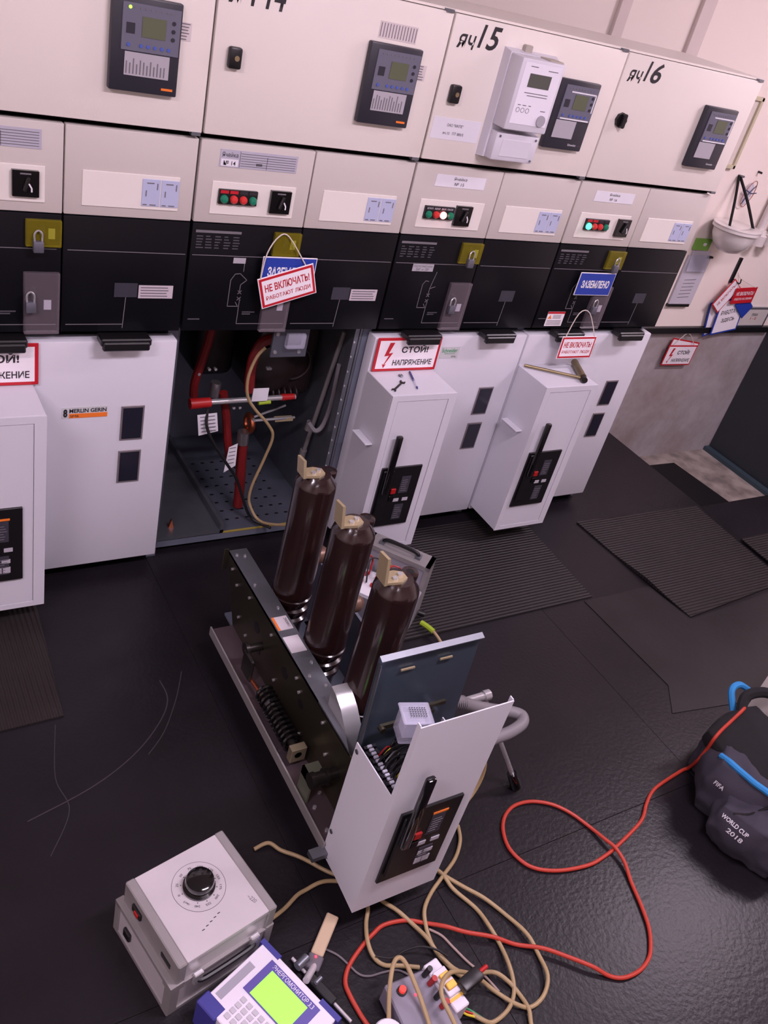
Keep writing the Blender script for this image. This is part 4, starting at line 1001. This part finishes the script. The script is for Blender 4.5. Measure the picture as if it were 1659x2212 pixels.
# ------------------------------------------------------------------ cables on the floor
def cable(label, pts, m, r=.006, z=None, group=None, zs=None):
    P = [(x, y, (zs[i] if zs else r+.0005)) for i, (x, y) in enumerate(pts)]
    return tag(MB().tube(P, r, 10, 6).build('cable', m), label, 'cable', group)
OR = [(1.72, -1.47), (1.64, -1.51), (1.583, -1.52), (1.547, -1.525), (1.513, -1.533), (1.495, -1.538), (1.485, -1.535), (1.465, -1.526), (1.43, -1.524), (1.303, -1.541), (1.245, -1.557), (1.19, -1.587), (1.151, -1.615), (1.112, -1.634), (1.036, -1.656), (.955, -1.676), (.904, -1.685), (.842, -1.69), (.766, -1.679), (.706, -1.661), (.659, -1.635), (.632, -1.601), (.62, -1.547), (.637, -1.492), (.67, -1.452), (.715, -1.429), (.76, -1.425), (.809, -1.436), (.863, -1.468), (.903, -1.518), (.93, -1.581), (.944, -1.641), (.952, -1.679), (.949, -1.728), (.927, -1.787), (.902, -1.858), (.874, -1.92), (.838, -1.965), (.803, -1.992), (.752, -2.007), (.694, -2.004), (.655, -1.983), (.617, -1.945), (.566, -1.894), (.512, -1.846), (.453, -1.804), (.396, -1.764), (.331, -1.723), (.285, -1.687), (.243, -1.653), (.193, -1.624), (.129, -1.612), (.087, -1.623), (.05, -1.638), (.006, -1.661), (-.024, -1.683), (-.043, -1.71), (-.046, -1.742), (-.044, -1.78), (-.04, -1.81), (-.035, -1.835), (-.03, -1.85)]
oz = [.0065 for _ in OR]; oz[32] = .018; oz[31] = oz[33] = .014
oz[:8] = [.2, .235, .20, .175, .15, .11, .05, .012]
for i in (42, 43, 44, 46, 47, 48): oz[i] = .018
C = {
 'beige cable curving from the transformer side to the box underside': [(-.114, -1.273), (-.071, -1.273), (-.045, -1.304), (-.012, -1.341), (.015, -1.367), (.058, -1.417), (.109, -1.46)],
 'beige cable from the green boot of the transformer to under the box': [(-.19, -1.505), (-.115, -1.475), (-.062, -1.449), (-.03, -1.441), (.015, -1.439), (.06, -1.449), (.12, -1.48)],
 'beige cable running down from the right of the white box': [(.508, -1.421), (.482, -1.47), (.435, -1.514), (.361, -1.553), (.303, -1.583), (.255, -1.621), (.234, -1.667), (.227, -1.711), (.227, -1.744), (.245, -1.788), (.268, -1.824), (.281, -1.836)],
 'beige cable in the narrow inner loop below the box': [(.30, -1.46), (.359, -1.534), (.372, -1.597), (.405, -1.671), (.407, -1.732), (.408, -1.785), (.395, -1.841), (.381, -1.885), (.36, -1.916), (.318, -1.941), (.268, -1.948), (.239, -1.932), (.22, -1.894)],
 'beige cable in the wide outer loop below the box': [(.31, -1.44), (.359, -1.53), (.401, -1.603), (.444, -1.656), (.478, -1.721), (.498, -1.793), (.496, -1.855), (.479, -1.913), (.438, -1.949), (.388, -1.958), (.35, -1.937), (.321, -1.89), (.3, -1.837), (.269, -1.8), (.229, -1.781), (.194, -1.793), (.176, -1.82), (.172, -1.869), (.17, -1.902)],
 'beige cable hooking from the box corner round to the breaker': [(.12, -1.50), (.109, -1.551), (.083, -1.591), (.06, -1.638), (.057, -1.678), (.074, -1.707), (.111, -1.729), (.16, -1.75)],
 'beige cable crossing under the orange cord towards the picture edge': [(.14, -1.50), (.159, -1.549), (.181, -1.592), (.204, -1.64), (.218, -1.693), (.226, -1.738), (.236, -1.77), (.252, -1.817), (.297, -1.827), (.342, -1.846), (.367, -1.879), (.379, -1.92), (.375, -1.961), (.361, -1.992), (.34, -2.04)],
 'beige cable arching high over the grey control box': [(-.02, -1.89), (.0, -1.835), (.023, -1.785), (.054, -1.743), (.077, -1.737), (.087, -1.761), (.088, -1.808), (.087, -1.849), (.08, -1.9)],
}
for i, (l, P) in enumerate(C.items()):
    zs = [.0065 + .012*((i*7+k*3) % 5)/5*(0 < k < len(P)-1) for k in range(len(P))]
    if 'arching' in l: zs = [.03, .075, .11, .13, .13, .12, .105, .09, .08]; P = [(x-.10*z*1.0, y-.12*z) for (x, y), z in zip(P, zs)]
    if 'outer loop' in l: zs[-7:] = [.03, .075, .108, .125, .125, .115, .105]; P[-7:] = [(x-.6*z*.8, y-.55*z*.8) for (x, y), z in zip(P[-7:], zs[-7:])]
    if 'green boot' in l: zs[0] = .045; zs[1] = .02
    cable(l, P, beige_c, .0058, zs=zs)
cable('thin pale grey wire lying between the orange and beige cables', [(.243, -1.67), (.267, -1.699), (.279, -1.737), (.296, -1.79), (.317, -1.836), (.331, -1.89)], mat('wire pale', (150, 130, 124), .5), .0035)
cable('thin grey lead from the wooden probe block to the control box', [(-.06, -1.60), (-.029, -1.633), (-.013, -1.666), (.002, -1.701), (.026, -1.717), (.065, -1.723), (.104, -1.733), (.128, -1.76)], grey_c, .003)
cable('thin black lead curling over the beige cables to the breaker', [(.059, -1.683), (.094, -1.706), (.135, -1.705), (.175, -1.713), (.212, -1.735), (.242, -1.761)], black_c, .003, zs=[.02, .025, .03, .035, .035, .02])
o = MB()
for k in range(3): o.torus((0, 0, .006*k-.006), .098+.006*k, .0055, 'Z', 32, 8)
m_ = Matrix.Translation((.40, -1.44, .28)) @ Matrix.Rotation(math.radians(80), 4, 'X') @ Matrix.Rotation(.2, 4, 'Y')
tag(o.xf(m_).build('cable_coil', beige_c), 'beige cable coil hung at the right side of the white box', 'cable coil')
MB().rod((.292, -1.44, .375), (.42, -1.44, .377), .004).build('coil_peg', steel, bpy.data.objects['circuit_breaker_truck'])
scratch([(-.165, -.576), (-.166, -.661), (-.219, -.746), (-.329, -.843), (-.472, -.917), (-.661, -.971)], .0018)
scratch([(-.083, -.557), (-.14, -.669), (-.217, -.786), (-.29, -.857)], .0014)
scratch([(-.518, -.66), (-.561, -.852), (-.55, -.972), (-.628, -1.097)], .0012)

# ------------------------------------------------------------------ backpack against a white cabinet
o = bx('side_cabinet', lvwhite, None, 1.87, 2.4, -2.3, -1.42, .0, .6, .006, 2); tag(o, 'white cabinet side that the backpack leans against', 'cabinet')
from mathutils import noise as MN
from mathutils.bvhtree import BVHTree
t = thing('backpack', 'dark grey backpack with blue trim slumped on the floor', 'backpack', (1.55, -1.70, 0))
TREES = []
def blob(c, s, name, m, parent, seed=0, amp=.012, rz=0., tilt=0., pinch=.55):
    b = bmesh.new(); bmesh.ops.create_cube(b, size=2)
    bmesh.ops.subdivide_edges(b, edges=b.edges, cuts=19, use_grid_fill=True)
    Rm = Matrix.Rotation(rz, 3, 'Z') @ Matrix.Rotation(tilt, 3, 'Y')
    for v in b.verts:
        p = v.co.copy(); q = p.normalized()
        p = p.lerp(q*1.22, pinch)
        d = Vector((p.x*s[0], p.y*s[1], p.z*s[2]))
        w1 = 1-abs(MN.noise(d*9+Vector((seed, 0, seed*2))))*2
        w2 = 1-abs(MN.noise(Vector((d.x*14, d.y*22, d.z*14))+Vector((0, seed, 0))))*2
        v.co = Vector(c) + Rm @ (d + q*amp*(w1*.9+w2*.45))
    for v in b.verts: v.co.z = max(v.co.z, .003)
    TREES.append(BVHTree.FromBMesh(b))
    mb = MB(); mb.bm.free(); mb.bm = b
    return mb.build(name, m, parent, sharp=170)
blob((.04, -.03, .12), (.185, .20, .125), 'body', bagm, t, 1, .013, .5)
blob((.03, .15, .07), (.095, .07, .075), 'side_pocket', bagm, t, 3, .008, .2)
blob((-.115, -.12, .085), (.105, .12, .08), 'lower_pocket', bagm, t, 8, .014, .35)
blob((-.015, .03, .215), (.115, .155, .065), 'mesh_back', bagk, t, 5, .005, -.1, -.45)
MB().tube([(.03, .2, .25), (.04, .245, .30), (.085, .25, .31), (.14, .22, .28)], .012, 8).build('blue_trim', bagb, t)
MB().tube([(.01, .16, .27), (.06, .2, .31), (.13, .17, .335), (.19, .1, .30), (.2, .0, .22)], .019, 8).build('shoulder_strap', bagk, t)
MB().box(.075, .135, .06, .1, .285, .291, rot=Matrix.Rotation(.3, 3, 'Z')).build('white_tag', signw, t)
def wrap_text(s_, org, w_, h_):
    xd, up = Vector((.33, -.93, -.1)).normalized(), Vector((.55, .2, .8))
    N = xd.cross(up).normalized(); up = N.cross(xd).normalized()
    o = text(s_, txtw, t, Vector(org)+N*.12, w_, h_, xd=xd, up=up, bold=.02)
    for v in o.data.vertices:
        best = None
        for T in TREES[:3]:
            hit = T.ray_cast(v.co, -N, .4)
            if hit[0] is not None and (best is None or hit[3] < best[1]): best = (hit[0], hit[3])
        if best: v.co = best[0] + N*.0015
def onto(pts, lift):
    N = Vector((-.6, -.42, .68)).normalized(); out = []
    for p in pts:
        p = Vector(p)+N*.3; hits = [h for h in (T.ray_cast(p, -N, 1.) for T in TREES) if h[0] is not None]
        out.append(min(hits, key=lambda h: h[3])[0]+N*lift if hits else p-N*.3)
    return out
MB().tube(onto([(-.135, .09, .2), (-.13, .06, .2), (-.125, .03, .2), (-.12, 0, .2), (-.115, -.03, .2), (-.105, -.06, .2), (-.095, -.09, .2)], .004), .011, 8).build('blue_trim', bagb, t)
MB().tube(onto([(-.20, -.06, .12), (-.17, -.09, .14), (-.14, -.11, .17), (-.1, -.12, .2), (-.05, -.13, .22)], .001), .0035, 6).build('drawcord', blackm, t)
wrap_text('WORLD CUP', (-.20, -.04, .085), .095, .015)
wrap_text('2018', (-.205, -.08, .06), .055, .016)
wrap_text('FIFA', (-.16, .05, .12), .035, .015)

NC = Vector((-.73, -.235, .635)).normalized(); drape = []
for k in range(7):
    p = Vector((OR[k][0], OR[k][1], oz[k])) - Vector((1.55, -1.70, 0)) + NC*.4
    hits = [h for h in (T.ray_cast(p, -NC, 1.) for T in TREES) if h[0] is not None]
    q = min(hits, key=lambda h: h[3])[0] + NC*.007 if hits else p - NC*.4
    q = q + Vector((1.55, -1.70, 0)); OR[k] = (q.x, q.y); oz[k] = max(q.z, .0065)
cable('orange extension cord looping across the dark floor from the backpack', OR, orange_c, .006, zs=oz)

for o in bpy.data.objects:   # screws, slots and the like: too small to pick apart singly
    if o.name.split('.')[0] in ('panel_screws', 'plate_bolts', 'bolts', 'screws', 'floor_slots', 'terminal_bolts', 'connector_pins', 'terminal_marker', 'terminal_strip', 'cover_screws', 'sockets', 'label_print', 'plate_print', 'mimic_text', 'printed_text', 'writing', 'pen_scribble'):
        o['kind'] = 'stuff'
